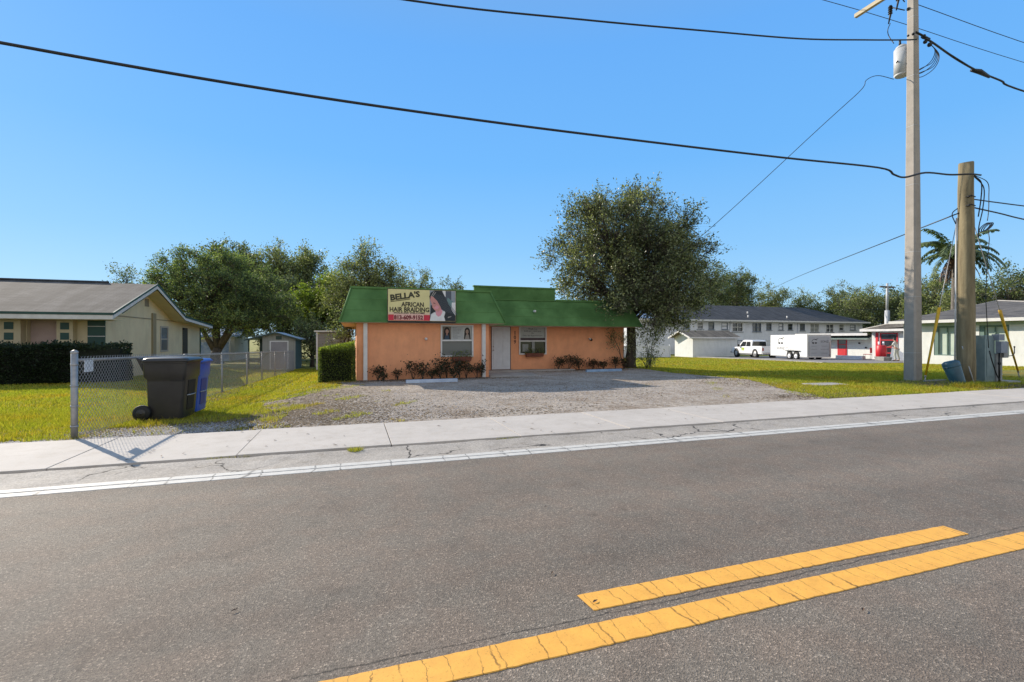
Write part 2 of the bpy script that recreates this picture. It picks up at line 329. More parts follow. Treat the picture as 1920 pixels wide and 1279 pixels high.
# ------------------------------------------------------------------ object helpers
def tag(o, label=None, cat=None, group=None, kind=None):
    if label: o['label'] = label
    if cat: o['category'] = cat
    if group: o['group'] = group
    if kind: o['kind'] = kind
    return o
def thing(name, label, cat, loc=(0, 0, 0), rz=0, group=None):
    o = bpy.data.objects.new(name, None); COL.objects.link(o)
    o.location = loc; o.rotation_euler = (0, 0, rz); o.empty_display_size = .2
    return tag(o, label, cat, group)
class MB:
    def __init__(s): s.v = []; s.f = []; s.m = []; s.cur = 0; s.smooth = []; s.sm = False
    def add(s, vs, fs):
        k = len(s.v); s.v += [tuple(v) for v in vs]
        for f in fs: s.f.append([i + k for i in f]); s.m.append(s.cur); s.smooth.append(s.sm)
        return s
    def box(s, x0, x1, y0, y1, z0, z1, mtx=None):
        vs = [(x, y, z) for z in (z0, z1) for y in (y0, y1) for x in (x0, x1)]
        if mtx: vs = [mtx @ Vector(v) for v in vs]
        return s.add(vs, [(0, 2, 3, 1), (4, 5, 7, 6), (0, 1, 5, 4), (2, 6, 7, 3), (0, 4, 6, 2), (1, 3, 7, 5)])
    def hexa(s, b, t):  # two quads (ccw from above), bottom and top
        return s.add(list(b) + list(t), [(3, 2, 1, 0), (4, 5, 6, 7), (0, 1, 5, 4), (1, 2, 6, 5), (2, 3, 7, 6), (3, 0, 4, 7)])
    def poly(s, pts): return s.add(pts, [list(range(len(pts)))])
    def prism(s, pts, d):  # extrude polygon by vector d
        n = len(pts); d = Vector(d); q = [Vector(p) + d for p in pts]
        return s.add(list(pts) + q, [list(range(n))[::-1], list(range(n, 2 * n))] + [(i, (i + 1) % n, n + (i + 1) % n, n + i) for i in range(n)])
    def tube(s, pts, rad, n=8, cap=True):
        pts = [Vector(p) for p in pts]
        if not hasattr(rad, '__len__'): rad = [rad] * len(pts)
        vs = []; up = None
        for i, p in enumerate(pts):
            d = (pts[min(i + 1, len(pts) - 1)] - pts[max(i - 1, 0)]).normalized()
            a = Vector((0, 0, 1)) if abs(d.z) < .9 else Vector((1, 0, 0))
            if up is None: up = (a - d * a.dot(d)).normalized()
            else:
                up = up - d * up.dot(d)
                up = up.normalized() if up.length > 1e-4 else (a - d * a.dot(d)).normalized()
            sd = d.cross(up)
            for k in range(n):
                t = 2 * math.pi * k / n
                vs.append(p + (up * math.cos(t) + sd * math.sin(t)) * rad[i])
        fs = [(i * n + k, i * n + (k + 1) % n, (i + 1) * n + (k + 1) % n, (i + 1) * n + k) for i in range(len(pts) - 1) for k in range(n)]
        if cap: fs += [list(range(n))[::-1], list(range((len(pts) - 1) * n, len(pts) * n))]
        o = s.sm; s.sm = True; s.add(vs, fs); s.sm = o
        return s
    def cyl(s, p0, p1, r0, r1=None, n=16):
        return s.tube([p0, p1], [r0, r0 if r1 is None else r1], n)
    def disc(s, c, r, n=16, ax='y', a0=0, a1=2 * math.pi, rz=None):
        rz = rz or r; pts = []
        for k in range(n):
            t = a0 + (a1 - a0) * k / (n if a1 - a0 > 6.2 else n - 1)
            if ax == 'y': pts.append((c[0] + r * math.cos(t), c[1], c[2] + rz * math.sin(t)))
            elif ax == 'x': pts.append((c[0], c[1] + r * math.cos(t), c[2] + rz * math.sin(t)))
            else: pts.append((c[0] + r * math.cos(t), c[1] + rz * math.sin(t), c[2]))
        return s.poly(pts)
    def sphere(s, c, r, n=10, sc=(1, 1, 1)):
        vs = []; fs = []; h = n // 2
        for i in range(h + 1):
            a = math.pi * i / h
            for k in range(n):
                t = 2 * math.pi * k / n
                vs.append((c[0] + r * sc[0] * math.sin(a) * math.cos(t), c[1] + r * sc[1] * math.sin(a) * math.sin(t), c[2] + r * sc[2] * math.cos(a)))
        for i in range(h):
            for k in range(n):
                fs.append((i * n + k, (i + 1) * n + k, (i + 1) * n + (k + 1) % n, i * n + (k + 1) % n))
        o = s.sm; s.sm = True; s.add(vs, fs); s.sm = o
        return s
    def build(s, name, mats, parent=None, world=True, bevel=0):
        if not isinstance(mats, (list, tuple)): mats = [mats]
        off = Vector((0, 0, 0))
        if parent is not None and world:
            p = parent
            while p is not None: off += p.location; p = p.parent
        me = bpy.data.meshes.new(name)
        me.from_pydata([(v[0] - off.x, v[1] - off.y, v[2] - off.z) for v in s.v], [], s.f)
        for m in mats: me.materials.append(m)
        me.polygons.foreach_set('material_index', s.m)
        me.polygons.foreach_set('use_smooth', s.smooth)
        me.validate(); me.update()
        if bevel:
            bm = bmesh.new(); bm.from_mesh(me)
            bmesh.ops.remove_doubles(bm, verts=bm.verts, dist=1e-4)
            ed = [e for e in bm.edges if len(e.link_faces) == 2 and e.calc_face_angle(0) > .5]
            bmesh.ops.bevel(bm, geom=ed, offset=bevel, segments=2, affect='EDGES', profile=.6)
            bm.to_mesh(me); bm.free()
        o = bpy.data.objects.new(name, me); COL.objects.link(o)
        if parent is not None: o.parent = parent
        return o
def npmesh(name, V, F4, mat, parent=None, loc=None, n=4, smooth=False):
    """V (k,3) float array, F4 (m,n) int array"""
    me = bpy.data.meshes.new(name)
    me.vertices.add(len(V)); me.vertices.foreach_set('co', V.astype(np.float32).ravel())
    me.loops.add(F4.size); me.loops.foreach_set('vertex_index', F4.astype(np.int32).ravel())
    me.polygons.add(len(F4)); me.polygons.foreach_set('loop_start', np.arange(0, F4.size, n, dtype=np.int32))
    me.polygons.foreach_set('loop_total', np.full(len(F4), n, dtype=np.int32))
    me.materials.append(mat); me.update(calc_edges=True)
    if smooth: me.polygons.foreach_set('use_smooth', np.ones(len(F4), dtype=bool))
    o = bpy.data.objects.new(name, me); COL.objects.link(o)
    if parent is not None: o.parent = parent
    if loc is not None: o.location = loc
    return o
def struct(o): o['kind'] = 'structure'; return o
def copy_tree(o, parent=None):
    c = o.copy(); COL.objects.link(c); c.parent = parent
    for ch in list(o.children): copy_tree(ch, c)
    return c
FONT_CACHE = {}
def text(body, size, x, z, y, mat, parent, name='lettering', face='-Y', align='LEFT', width=None, bold=0, ext=.002, rot=0, shear=0):
    """lettering laid on a wall; x (or y for face -X) is the anchor, z the baseline"""
    cu = bpy.data.curves.new('t', 'FONT'); cu.body = body; cu.size = size; cu.extrude = ext; cu.offset = bold
    cu.align_x = align; cu.shear = shear; cu.resolution_u = 2
    ob = bpy.data.objects.new('t', cu); COL.objects.link(ob)
    dg = bpy.context.evaluated_depsgraph_get(); me = bpy.data.meshes.new_from_object(ob.evaluated_get(dg))
    bpy.data.objects.remove(ob); bpy.data.curves.remove(cu)
    co = np.empty(len(me.vertices) * 3); me.vertices.foreach_get('co', co); co = co.reshape(-1, 3)
    if width and len(co):
        w = co[:, 0].max() - co[:, 0].min()
        co[:, 0] *= width / w
    if rot:
        c, s_ = math.cos(rot), math.sin(rot)
        a = co[:, 0] * c - co[:, 1] * s_; b = co[:, 0] * s_ + co[:, 1] * c
        co[:, 0] = a; co[:, 1] = b
    out = np.empty_like(co)
    if face == '-Y': out[:, 0] = x + co[:, 0]; out[:, 1] = y - co[:, 2]; out[:, 2] = z + co[:, 1]
    else: out[:, 0] = x - co[:, 2]; out[:, 1] = y - co[:, 0]; out[:, 2] = z + co[:, 1]
    off = Vector((0, 0, 0)); p = parent
    if face != 'local':
        while p is not None: off += p.location; p = p.parent
    out -= np.array(off)
    me.vertices.foreach_set('co', out.ravel()); me.materials.clear(); me.materials.append(mat); me.update()
    me.name = name
    o = bpy.data.objects.new(name, me); COL.objects.link(o); o.parent = parent
    return o

# ------------------------------------------------------------------ camera, sky, sun
cam = bpy.data.cameras.new('camera'); co = bpy.data.objects.new('camera', cam); COL.objects.link(co)
co.location = (0, 0, 1.5); co.rotation_euler = (R(90), 0, R(-18.5))
cam.sensor_width = 36; cam.lens = 16.65; cam.shift_y = -4 / 1920; cam.clip_end = 3000; cam.clip_start = .05
SC.camera = co
SUNV = Vector((-1.17, 1.6, 1.0)).normalized()
el = math.asin(SUNV.z); az = math.atan2(SUNV.x, SUNV.y)
w = bpy.data.worlds.new('World'); SC.world = w; w.use_nodes = True
nt = w.node_tree; bg = nt.nodes['Background']
sky = nt.nodes.new('ShaderNodeTexSky'); sky.sky_type = 'NISHITA'; sky.sun_disc = False
sky.sun_elevation = el; sky.sun_rotation = az
sky.air_density = 1.0; sky.dust_density = .2; sky.ozone_density = 2.5; sky.altitude = 0
# clear dry-air blue: an elevation gradient blended with the physical sky, so the side toward the sun does not burn out
tc = nt.nodes.new('ShaderNodeTexCoord'); sx_ = nt.nodes.new('ShaderNodeSeparateXYZ'); nt.links.new(tc.outputs['Generated'], sx_.inputs[0])
grad = ramp(nt, sx_.outputs[2], [(0, (.046, .076, .098)), (.06, (.040, .071, .100)), (.18, (.0265, .060, .101)), (.34, (.0168, .0505, .1015)), (.52, (.0145, .0450, .099)), (.72, (.022, .042, .076)), (1, (.022, .032, .052))])
# added fill: brighter, whiter unseen sky behind the viewer lifts shaded front walls
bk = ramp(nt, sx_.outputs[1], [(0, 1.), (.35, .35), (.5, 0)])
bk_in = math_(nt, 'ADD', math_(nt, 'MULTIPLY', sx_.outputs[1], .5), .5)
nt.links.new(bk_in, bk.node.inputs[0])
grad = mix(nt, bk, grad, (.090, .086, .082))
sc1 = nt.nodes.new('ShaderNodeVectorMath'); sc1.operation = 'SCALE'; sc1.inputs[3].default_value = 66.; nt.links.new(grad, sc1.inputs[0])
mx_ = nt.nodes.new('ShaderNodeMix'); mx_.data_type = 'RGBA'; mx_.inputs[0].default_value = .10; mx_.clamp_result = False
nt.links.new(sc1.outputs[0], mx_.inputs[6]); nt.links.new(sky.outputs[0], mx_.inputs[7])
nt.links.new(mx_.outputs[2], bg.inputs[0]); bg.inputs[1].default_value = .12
sl = bpy.data.lights.new('sun', 'SUN'); sl.energy = 5.0; sl.angle = R(.5); sl.color = (1, .89, .74)
so = bpy.data.objects.new('sun', sl); COL.objects.link(so)
so.rotation_euler = SUNV.to_track_quat('Z', 'Y').to_euler(); so.location = (-20, 30, 25)
SC.view_settings.view_transform = 'Standard'; SC.view_settings.look = 'None'
SC.view_settings.gamma = 1; SC.view_settings.exposure = EXPOSURE = 0.35
# ================================================================== GROUND
def in_poly(x, y, P):
    c = False; j = len(P) - 1
    for i in range(len(P)):
        if (P[i][1] > y) != (P[j][1] > y) and x < (P[j][0] - P[i][0]) * (y - P[i][1]) / (P[j][1] - P[i][1]) + P[i][0]: c = not c
        j = i
    return c
def strip_mesh(name, xs, ys, zf, mat):
    m = MB(); nx, ny = len(xs), len(ys)
    vs = [(x, y, zf(x, y)) for y in ys for x in xs]
    fs = [(j * nx + i, j * nx + i + 1, (j + 1) * nx + i + 1, (j + 1) * nx + i) for j in range(ny - 1) for i in range(nx - 1)]
    m.add(vs, fs); m.sm = True
    o = m.build(name, mat); o.data.polygons.foreach_set('use_smooth', [True] * len(fs)); return struct(o)
xs = [-700, -300, -120, -60, -40] + [i * .5 for i in range(-60, 121)] + [75, 95, 130, 200, 350, 800]
ys = [8.4, 8.6] + [i * .5 for i in range(18, 100)] + [52, 58, 70, 100, 180, 400, 900]
rr = random.Random(3)
jit = {}
def gz_(x, y):
    b = gh(x, y)
    if 8.6 < y < 45 and -30 < x < 60: b += rr.uniform(-.012, .012)
    return b - (.03 if y < 8.5 else 0)
strip_mesh('ground', xs, ys, gz_, M['lawn'])
# near side of the road, behind the viewer
m = MB(); m.poly([(-700, -6.2, -.005), (800, -6.2, -.005), (800, -900, -.005), (-700, -900, -.005)][::-1]); struct(m.build('ground', M['lawn']))
m = MB(); m.poly([(-700, -6.3, 0), (800, -6.3, 0), (800, 5.9, 0), (-700, 5.9, 0)]); struct(m.build('road', M['asphalt']))
# gutter: cracked concrete apron that rises to the sidewalk
gx = [-60, -30] + [i * .25 for i in range(-60, 161)] + [60, 100]
rg = random.Random(5)
ed = [rg.uniform(-.03, .012) for _ in gx]
m = MB()
rows = [(5.895, .001), (5.95, .004), (6.15, .0), (6.45, .008), (6.69, .020), (6.715, -.02), (6.80, -.06)]
vs = []
for j, (y, z) in enumerate(rows):
    for i, x in enumerate(gx):
        vs.append((x, y + (ed[i] if j in (4, 5) else 0), z + (rg.uniform(-.004, .004) if j in (2, 3, 4) else 0)))
nx = len(gx)
m.add(vs, [(j * nx + i, j * nx + i + 1, (j + 1) * nx + i + 1, (j + 1) * nx + i) for j in range(len(rows) - 1) for i in range(nx - 1)])
struct(m.build('gutter', M['gutter']))
m = MB(); m.poly([(-60, 6.7, -.045), (100, 6.7, -.045), (100, 8.7, -.045), (-60, 8.7, -.045)]); struct(m.build('dirt_bed', M['litter']))
# sidewalk slabs with open joints
m = MB(); rs = random.Random(11)
x = -60.3
while x < 100:
    x1 = x + 1.9
    t = rs.uniform(-.004, .004); t2 = rs.uniform(-.004, .004)
    skew = .0
    m.hexa([(x + .006, 6.76, -.05), (x1 - .006, 6.76, -.05), (x1 - .006, 8.52, -.05), (x + .006, 8.52, -.05)],
           [(x + .006, 6.76, .035 + t), (x1 - .006, 6.76, .035 + t2), (x1 - .006, 8.52, .04 + t2), (x + .006, 8.52, .04 + t)])
    x = x1
so_ = struct(m.build('sidewalk', M['sidewalk'], bevel=.006))
# painted lines
def paint_line(name, x0, x1, y0, y1, z, mat, seed, step=.04, jitter=.0028):
    r = random.Random(seed); m = MB(); n = int((x1 - x0) / step) + 1
    a = []; b = []
    for i in range(n + 1):
        x = x0 + (x1 - x0) * i / n
        a.append((x + (r.uniform(0, .02) if i in (0,) else 0), y0 + r.uniform(-jitter, jitter), z)); b.append((x, y1 + r.uniform(-jitter, jitter), z))
    k = n + 1
    low = [(p[0], p[1] - .003, z - .0045) for p in a]; hi = [(p[0], p[1] + .003, z - .0045) for p in b]
    m.add(low + a + b + hi, [(j * k + i, j * k + i + 1, (j + 1) * k + i + 1, (j + 1) * k + i) for j in range(3) for i in range(n)])
    o = m.build(name, mat); return struct(o)
paint_line('road_marking', -12, 30, 2.05, 2.225, .005, M['yellow_paint'], 1)
paint_line('road_marking', 1.235, 4.475, 2.335, 2.50, .005, M['yellow_paint'], 2)
paint_line('road_marking', -40, 90, 5.765, 5.885, .0045, M['white_paint'], 3, .15)
paint_line('road_marking', -40, 90, 5.912, 6.03, .0065, M['white_paint'], 4, .15)
# gravel lot, ragged edge
GP0 = [(-.9, 8.5), (-1.3, 9.3), (-1.2, 10.3), (-1.9, 11.4), (-2.0, 12.6), (-1.2, 13.4), (-1.3, 14.3), (-.5, 15.2), (-.3, 16.3), (-.55, 17.3), (0.1, 17.72), (4.98, 17.72), (5.0, 21.05),
       (13.05, 21.05), (13.6, 20.2), (13.2, 17.6), (13.5, 14.9), (13.6, 13.6), (12.7, 11.9), (11.9, 10.6), (11.7, 9.6), (11.0, 8.5)]
def ragged(P, amp, step, seed):
    r = random.Random(seed); out = []
    for i in range(len(P)):
        a, b = Vector((*P[i], 0)), Vector((*P[(i + 1) % len(P)], 0)); L = (b - a).length; n = max(1, int(L / step))
        nrm = Vector((-(b - a).y, (b - a).x, 0)).normalized()
        fix = (a.y < 8.6 and b.y < 8.6) or (a.y > 17.6 and a.x > -.2 and b.y > 17.6)
        for k in range(n):
            p = a.lerp(b, k / n)
            if not fix and k: p += nrm * r.uniform(-amp, amp)
            out.append((p.x, p.y))
    return out
GP = ragged(GP0, .14, .16, 9)
def sheet(name, P, mat, dz, step=.5):
    bm = bmesh.new(); vs = [bm.verts.new((x, y, 0)) for x, y in P]; f = bm.faces.new(vs)
    x0, x1 = min(p[0] for p in P), max(p[0] for p in P); y0, y1 = min(p[1] for p in P), max(p[1] for p in P)
    def cut(axis, v):
        no = (1, 0, 0) if axis == 0 else (0, 1, 0); c = (v, 0, 0) if axis == 0 else (0, v, 0)
        bmesh.ops.bisect_plane(bm, geom=bm.verts[:] + bm.edges[:] + bm.faces[:], plane_co=c, plane_no=no)
    v = math.ceil(x0 / step) * step
    while v < x1: cut(0, v); v += step
    v = math.ceil(y0 / step) * step
    while v < y1: cut(1, v); v += step
    for q in bm.verts: q.co.z = gh(q.co.x, q.co.y) + dz
    bmesh.ops.triangulate(bm, faces=[f for f in bm.faces if len(f.verts) > 4])
    me = bpy.data.meshes.new(name); bm.to_mesh(me); bm.free(); me.materials.append(mat)
    o = bpy.data.objects.new(name, me); COL.objects.link(o)
    for p in me.polygons: p.use_smooth = True
    if o.data.polygons and o.data.polygons[0].normal.z < 0: me.flip_normals()
    return struct(o)
sheet('gravel_lot', GP, M['gravel'], .02)
SIDEST = [(30.2, 19.5), (36.5, 43.0), (36.0, 46.6), (90, 46.6), (90, 8.5), (47, 8.5), (43, 21.5), (34.9, 22.5), (33.5, 19.5)]
STR = [(33.0, 22.6), (31.8, 24.8), (35.2, 34.6), (37.2, 41.8), (37.4, 44.4), (92, 44.4), (92, 22.6)]
sheet('side_street', STR, M['street'], .03, 2.0)
# pale edge of the side street
m = MB()
for i in range(3):
    a, b = STR[i + 0], STR[i + 1]
    if i == 0: continue
for a, b in zip(STR[1:4], STR[2:5]):
    m.hexa([(a[0] - .35, a[1], gh(*a) - .1), (a[0], a[1], gh(*a) - .1), (b[0], b[1], gh(*b) - .1), (b[0] - .35, b[1], gh(*b) - .1)],
           [(a[0] - .35, a[1], gh(*a) + .07), (a[0], a[1], gh(*a) + .07), (b[0], b[1], gh(*b) + .07), (b[0] - .35, b[1], gh(*b) + .07)])
struct(m.build('kerb', M['concrete']))
m = MB(); m.prism([(13.9, 11.15, .03), (15.2, 11.05, .03), (15.35, 11.75, .03), (14.1, 11.85, .03)], (0, 0, -.1)); 
tag(m.build('utility_cover', M['concrete'], bevel=.01), 'flat grey concrete cover slab lying in the grass right of the gravel', 'cover')

# ------------------------------------------------------------------ grass
rng = np.random.default_rng(4)
GPA = [(a, b) for a, b in GP0]
def vgh(X, Y): return np.array([gh(a, b) for a, b in zip(X, Y)])
def vin(X, Y, P):
    c = np.zeros(len(X), bool); j = len(P) - 1
    for i in range(len(P)):
        xi, yi = P[i]; xj, yj = P[j]
        with np.errstate(divide='ignore', invalid='ignore'):
            t = ((yi > Y) != (yj > Y)) & (X < (xj - xi) * (Y - yi) / ((yj - yi) or 1e-9) + xi)
        c ^= t; j = i
    return c
def blobs(X, Y, k=1.0, s=0.):
    return (np.sin(X * 2.1 * k + s) * np.cos(Y * 1.7 * k + 1.3 + s) + .6 * np.sin(X * 4.3 * k - Y * 3.1 * k + s) + .4 * np.sin(X * 8.1 * k + 2) * np.sin(Y * 9.3 * k)) / 2
def blades(x0, x1, y0, y1, n, h, w, keep):
    X = rng.uniform(x0, x1, n); Y = rng.uniform(y0, y1, n)
    k = keep(X, Y); X = X[k]; Y = Y[k]; n = len(X)
    Z = vgh(X, Y)
    a = rng.uniform(0, 2 * np.pi, n); hh = h * rng.uniform(.45, 1.2, n); lean = rng.uniform(.1, .9, n) * hh
    b = rng.uniform(0, 2 * np.pi, n); ww = w * rng.uniform(.6, 1.2, n)
    p = np.stack([X, Y, Z], 1); sd = np.stack([np.cos(a), np.sin(a), np.zeros(n)], 1) * (ww / 2)[:, None]
    tip = p + np.stack([np.cos(b) * lean, np.sin(b) * lean, hh], 1)
    V = np.stack([p - sd, p + sd, tip], 1).reshape(-1, 3)
    return V
def cambehind(X, Y): # roughly inside the view cone
    d = X * .3173 + Y * .9483; s = X * .9483 - Y * .3173
    return (d > 0) & (np.abs(s) < d * 1.2 + 1.5)
HOUSE = lambda X, Y: (X < -8.9) & (Y > 22.2) & (Y < 34.3)
def keepL(X, Y):
    e = 8.66 + .12 * np.sin(X * 5) + .08 * np.sin(X * 13)
    chips = ((X + 2.75) / 1.35) ** 2 + ((Y - 9.15) / .62) ** 2 < 1 + .3 * blobs(X, Y, 2)
    thin = (rng.random(len(X)) < .16)
    gr = vin(X, Y, GPA)
    ok = cambehind(X, Y) & (Y > e) & ~HOUSE(X, Y) & ~((X > .05) & (Y > 17.6)) & (~chips | thin)
    # worn earth near the lot: sparse
    edge = (X > -3.6) & (X < 1.2) & (Y < 16.8)
    worn = edge & (((X + 3.4) / 3.2 + blobs(X, Y, 1.1) * .55) > .62)
    tuft = gr & (X < 2.2) & (blobs(X, Y, 1.3, 2.) > .22 + np.clip(X + 1.2, 0, 4) * .16) & (Y < 16.5)
    return ok & ((~gr & (~worn | (rng.random(len(X)) < .22))) | (tuft & (rng.random(len(X)) < .7)))
def keepR(X, Y):
    gr = vin(X, Y, GPA); e = 8.68 + .1 * np.sin(X * 4) + .07 * np.sin(X * 11)
    street = vin(X, Y, STR)
    bare = ((X > 17.0 + .5 * np.sin(Y * 3)) & (Y < 9.4)) | ((X > 17.2) & (Y > 9.6) & (Y < 11.8))
    slab = (X > 13.9) & (X < 15.3) & (Y > 11.1) & (Y < 11.8)
    tuft = gr & (X > 8) & (blobs(X, Y, 1.2, 4.) > .75 - np.clip(X - 9, 0, 4) * .12) & (Y < 14)
    edge = (~gr) & (X < 14.5) & (Y < 14) & (blobs(X, Y, 1.5) > .35 + (X - 12) * .25)
    return cambehind(X, Y) & (Y > e) & ~street & ~slab & (X < 35 ) & ((~gr & ~(edge & (rng.random(len(X)) < .75)) & (~bare | (rng.random(len(X)) < .3))) | (tuft & (rng.random(len(X)) < .35)))
bl = [blades(-9.5, 1.5, 8.6, 12.5, 130000, .07, .010, keepL), blades(-14, 1, 12.5, 18, 110000, .06, .015, keepL),
      blades(-17, .1, 18, 34, 90000, .07, .028, keepL),
      blades(-9.5, -.5, 8.6, 12, 26000, .12, .012, lambda X, Y: keepL(X, Y) & (blobs(X, Y, 1.9, 1.) > .35)), blades(-6, -1, 9, 16, 9000, .14, .012, lambda X, Y: keepL(X, Y) & (np.abs(X + 3.95) < .12)),
      blades(11, 24, 8.6, 12.5, 26000, .11, .016, lambda X, Y: keepR(X, Y) & (blobs(X, Y, 1.7, 3.) > .3)),
      blades(7.5, 25, 8.6, 14, 120000, .065, .014, keepR), blades(12, 35, 14, 25, 90000, .06, .03, keepR), blades(13, 40, 25, 46, 60000, .07, .05, keepR)]
V = np.concatenate(bl); F = np.arange(len(V)).reshape(-1, 3)
tag(npmesh('grass', V, F, M['grass'], n=3), kind='stuff')
# weeds in the curb joint, around pole bases, beside the bins
def weed_patch(cx, cy, rx, ry, n, h, w):
    return blades(cx - rx, cx + rx, cy - ry, cy + ry, n, h, w, lambda X, Y: ((X - cx) / rx) ** 2 + ((Y - cy) / ry) ** 2 < 1)
V = np.concatenate([weed_patch(.02, 6.62, .10, .07, 420, .07, .006), weed_patch(-1.5, 6.74, .25, .03, 120, .04, .006), weed_patch(2.2, 6.73, .2, .03, 120, .03, .006),
    weed_patch(18.7, 9.5, 1.2, .45, 1800, .16, .018), weed_patch(16.7, 10.6, .9, .4, 500, .1, .015), weed_patch(-3.35, 9.75, .5, .22, 420, .12, .012),
    weed_patch(-4.0, 8.8, .25, .15, 200, .09, .01), weed_patch(11.6, 9.1, .6, .25, 500, .07, .012), weed_patch(-.3, 17.1, .5, .2, 300, .1, .012)])
tag(npmesh('weeds', V, np.arange(len(V)).reshape(-1, 3), M['grass'], n=3), kind='stuff')
# shell / stone chips and leaf litter
def chips(name, regs, mat, smin, smax, flatness=.5):
    A = []
    for (cx, cy, rx, ry, n) in regs:
        X = rng.normal(cx, rx * .5, n); Y = rng.normal(cy, ry * .5, n)
        k = (Y > 8.53); X = X[k]; Y = Y[k]; A.append(np.stack([X, Y], 1))
    A = np.concatenate(A); n = len(A); Z = vgh(A[:, 0], A[:, 1]) + .022
    s = rng.uniform(smin, smax, n); P = np.concatenate([A, Z[:, None]], 1)
    base = np.array([[1, 0, 0], [0, 1, 0], [-1, 0, 0], [0, -1, 0], [0, 0, 1]], float)
    th = rng.uniform(0, 6.28, n); c, si = np.cos(th), np.sin(th)
    V = np.repeat(base[None], n, 0) * s[:, None, None]
    V[:, :, 0] *= rng.uniform(.6, 1.4, n)[:, None]; V[:, :, 2] *= flatness
    x = V[:, :, 0] * c[:, None] - V[:, :, 1] * si[:, None]; y = V[:, :, 0] * si[:, None] + V[:, :, 1] * c[:, None]
    V[:, :, 0] = x; V[:, :, 1] = y
    V[:, :4, 2] += rng.uniform(-.3, .3, (n, 4)) * s[:, None]
    V = (V + P[:, None, :]).reshape(-1, 3)
    t = np.array([[0, 1, 4], [1, 2, 4], [2, 3, 4], [3, 0, 4]]); F = (t[None] + (np.arange(n) * 5)[:, None, None]).reshape(-1, 3)
    return tag(npmesh(name, V, F, mat, n=3), kind='stuff')
chips('shell_chips', [(-2.7, 9.05, 1.2, .5, 5200), (-3.9, 8.66, 2.4, .12, 1300), (-6.5, 8.62, 3, .08, 500)], M['stone_chip'], .008, .02)
chips('leaf_litter', [(-2.4, 9.5, 2.4, 1.2, 5200), (-3.95, 11, .25, 5, 2200), (1.5, 9.2, 4, .6, 900), (11.8, 9.2, 2, .6, 1200), (-.6, 10.5, 2.0, 2.0, 4200), (-.6, 13, 1.6, 2.4, 1200), (2.5, 17.2, 3.4, .5, 3200), (10.5, 20.2, 3.2, .8, 1800), (12.5, 13, 1.5, 2.5, 900),
    (18.2, 10.6, 1.6, 1., 2600), (19.5, 9.2, 1.5, .5, 1500), (6.5, 12.5, 5, 3, 900), (-3.6, 15, .3, 5, 1500)], M['litter'], .012, .032, .3)
chips('gravel_stones', [(5, 12, 5.5, 3.2, 7000), (10, 12, 4, 3, 3000), (3, 16.9, 4, 1.2, 2500), (9, 18, 4.5, 2.2, 2500), (1, 12, 2.5, 3, 1500), (.5, 9.5, 2.5, 1.5, 2500)], M['stone_chip'], .007, .018)
# fallen leaves and twigs lying on road and sidewalk
mleaf = MB(); mleaf.add([(-.035, 0, .004), (0, -.014, .010), (.04, 0, .006), (0, .014, .012)], [(0, 1, 2), (0, 2, 3)])
L0 = tag(mleaf.build('fallen_leaf', M['dry_leaf']), 'small dry brown leaf lying on the pale sidewalk', 'leaf', 'dry leaves scattered on the sidewalk')
rl = random.Random(21); L0.location = (1.35, 7.9, .042)
for i in range(46):
    c = L0.copy(); COL.objects.link(c)
    x = rl.choice([rl.uniform(.5, 12), rl.uniform(2, 8), rl.uniform(-3, 0)]); c.location = (x, rl.uniform(6.85, 8.45), .043)
    c.rotation_euler = (0, 0, rl.uniform(0, 6.28)); k = rl.uniform(.4, 1.0); c.scale = (k, k, k)
for (x, y, rz, lab, s) in [(-.62, 2.95, .1, 'small dark twig on the asphalt, nearest to the left edge of the road view', 1.),
        (.33, 3.95, .7, 'small dark twig lying on the asphalt above the middle of the frame bottom', .8), (1.2, 2.78, .6, 'curled dark leaf on the asphalt just left of the yellow line end', .9),
        (1.62, 3.9, .2, 'brown leaf lying on the open asphalt right of centre', .9), (2.66, 1.86, .2, 'brown leaf lying on the asphalt below the long yellow line', 1.),
        (1.3, 2.40, .1, 'small brown leaf lying on the short yellow line end', 1.1), (-1.15, 2.05, .3, 'pale leaf on the asphalt in the bottom left corner', .9)]:
    q = L0.copy(); COL.objects.link(q); q.data = L0.data; q.location = (x, y, .008); q.rotation_euler = (0, 0, rz + .3); q.scale = (s * .6, s * .55, s * .6)
    q['label'] = lab; q['group'] = 'stray leaves on the asphalt'
# ================================================================== SALON BUILDING
bl_ = thing('salon_building', 'orange stucco salon with green mansard roof standing behind the gravel lot', 'building', (5, 19, 0))
# walls: front projecting room, recessed right part
m = MB()
def wall_open(m, x0, x1, y, z0, z1, th, holes):
    """front-facing wall with rectangular openings (hx0,hx1,hz0,hz1), pieces butt end to end"""
    xs_ = sorted(set([x0, x1] + [h[0] for h in holes] + [h[1] for h in holes]))
    for a, b in zip(xs_, xs_[1:]):
        hh = [h for h in holes if h[0] <= a + 1e-6 and h[1] >= b - 1e-6]
        if not hh: m.box(a, b, y, y + th, z0, z1)
        else:
            z = z0
            for h in sorted(hh, key=lambda q: q[2]):
                if h[2] > z: m.box(a, b, y, y + th, z, h[2])
                z = h[3]
            if z < z1: m.box(a, b, y, y + th, z, z1)
wall_open(m, .1, 4.98, 17.72, -.1, 2.2, .18, [(3.14, 4.32, .86, 2.0)])
m.box(.1, .28, 17.9, 30, -.4, 2.2); m.box(4.8, 4.98, 17.9, 21.0, -.1, 2.2)
wall_open(m, 4.98, 13.02, 21.0, -.1, 2.2, .18, [(6.0, 6.97, .08, 2.1), (7.42, 8.70, .82, 2.06)])
m.box(12.84, 13.02, 21.18, 30, -.4, 2.2); m.box(.28, 12.84, 29.8, 30, -.4, 2.2)
m.build('wall', M['orange'], bl_)
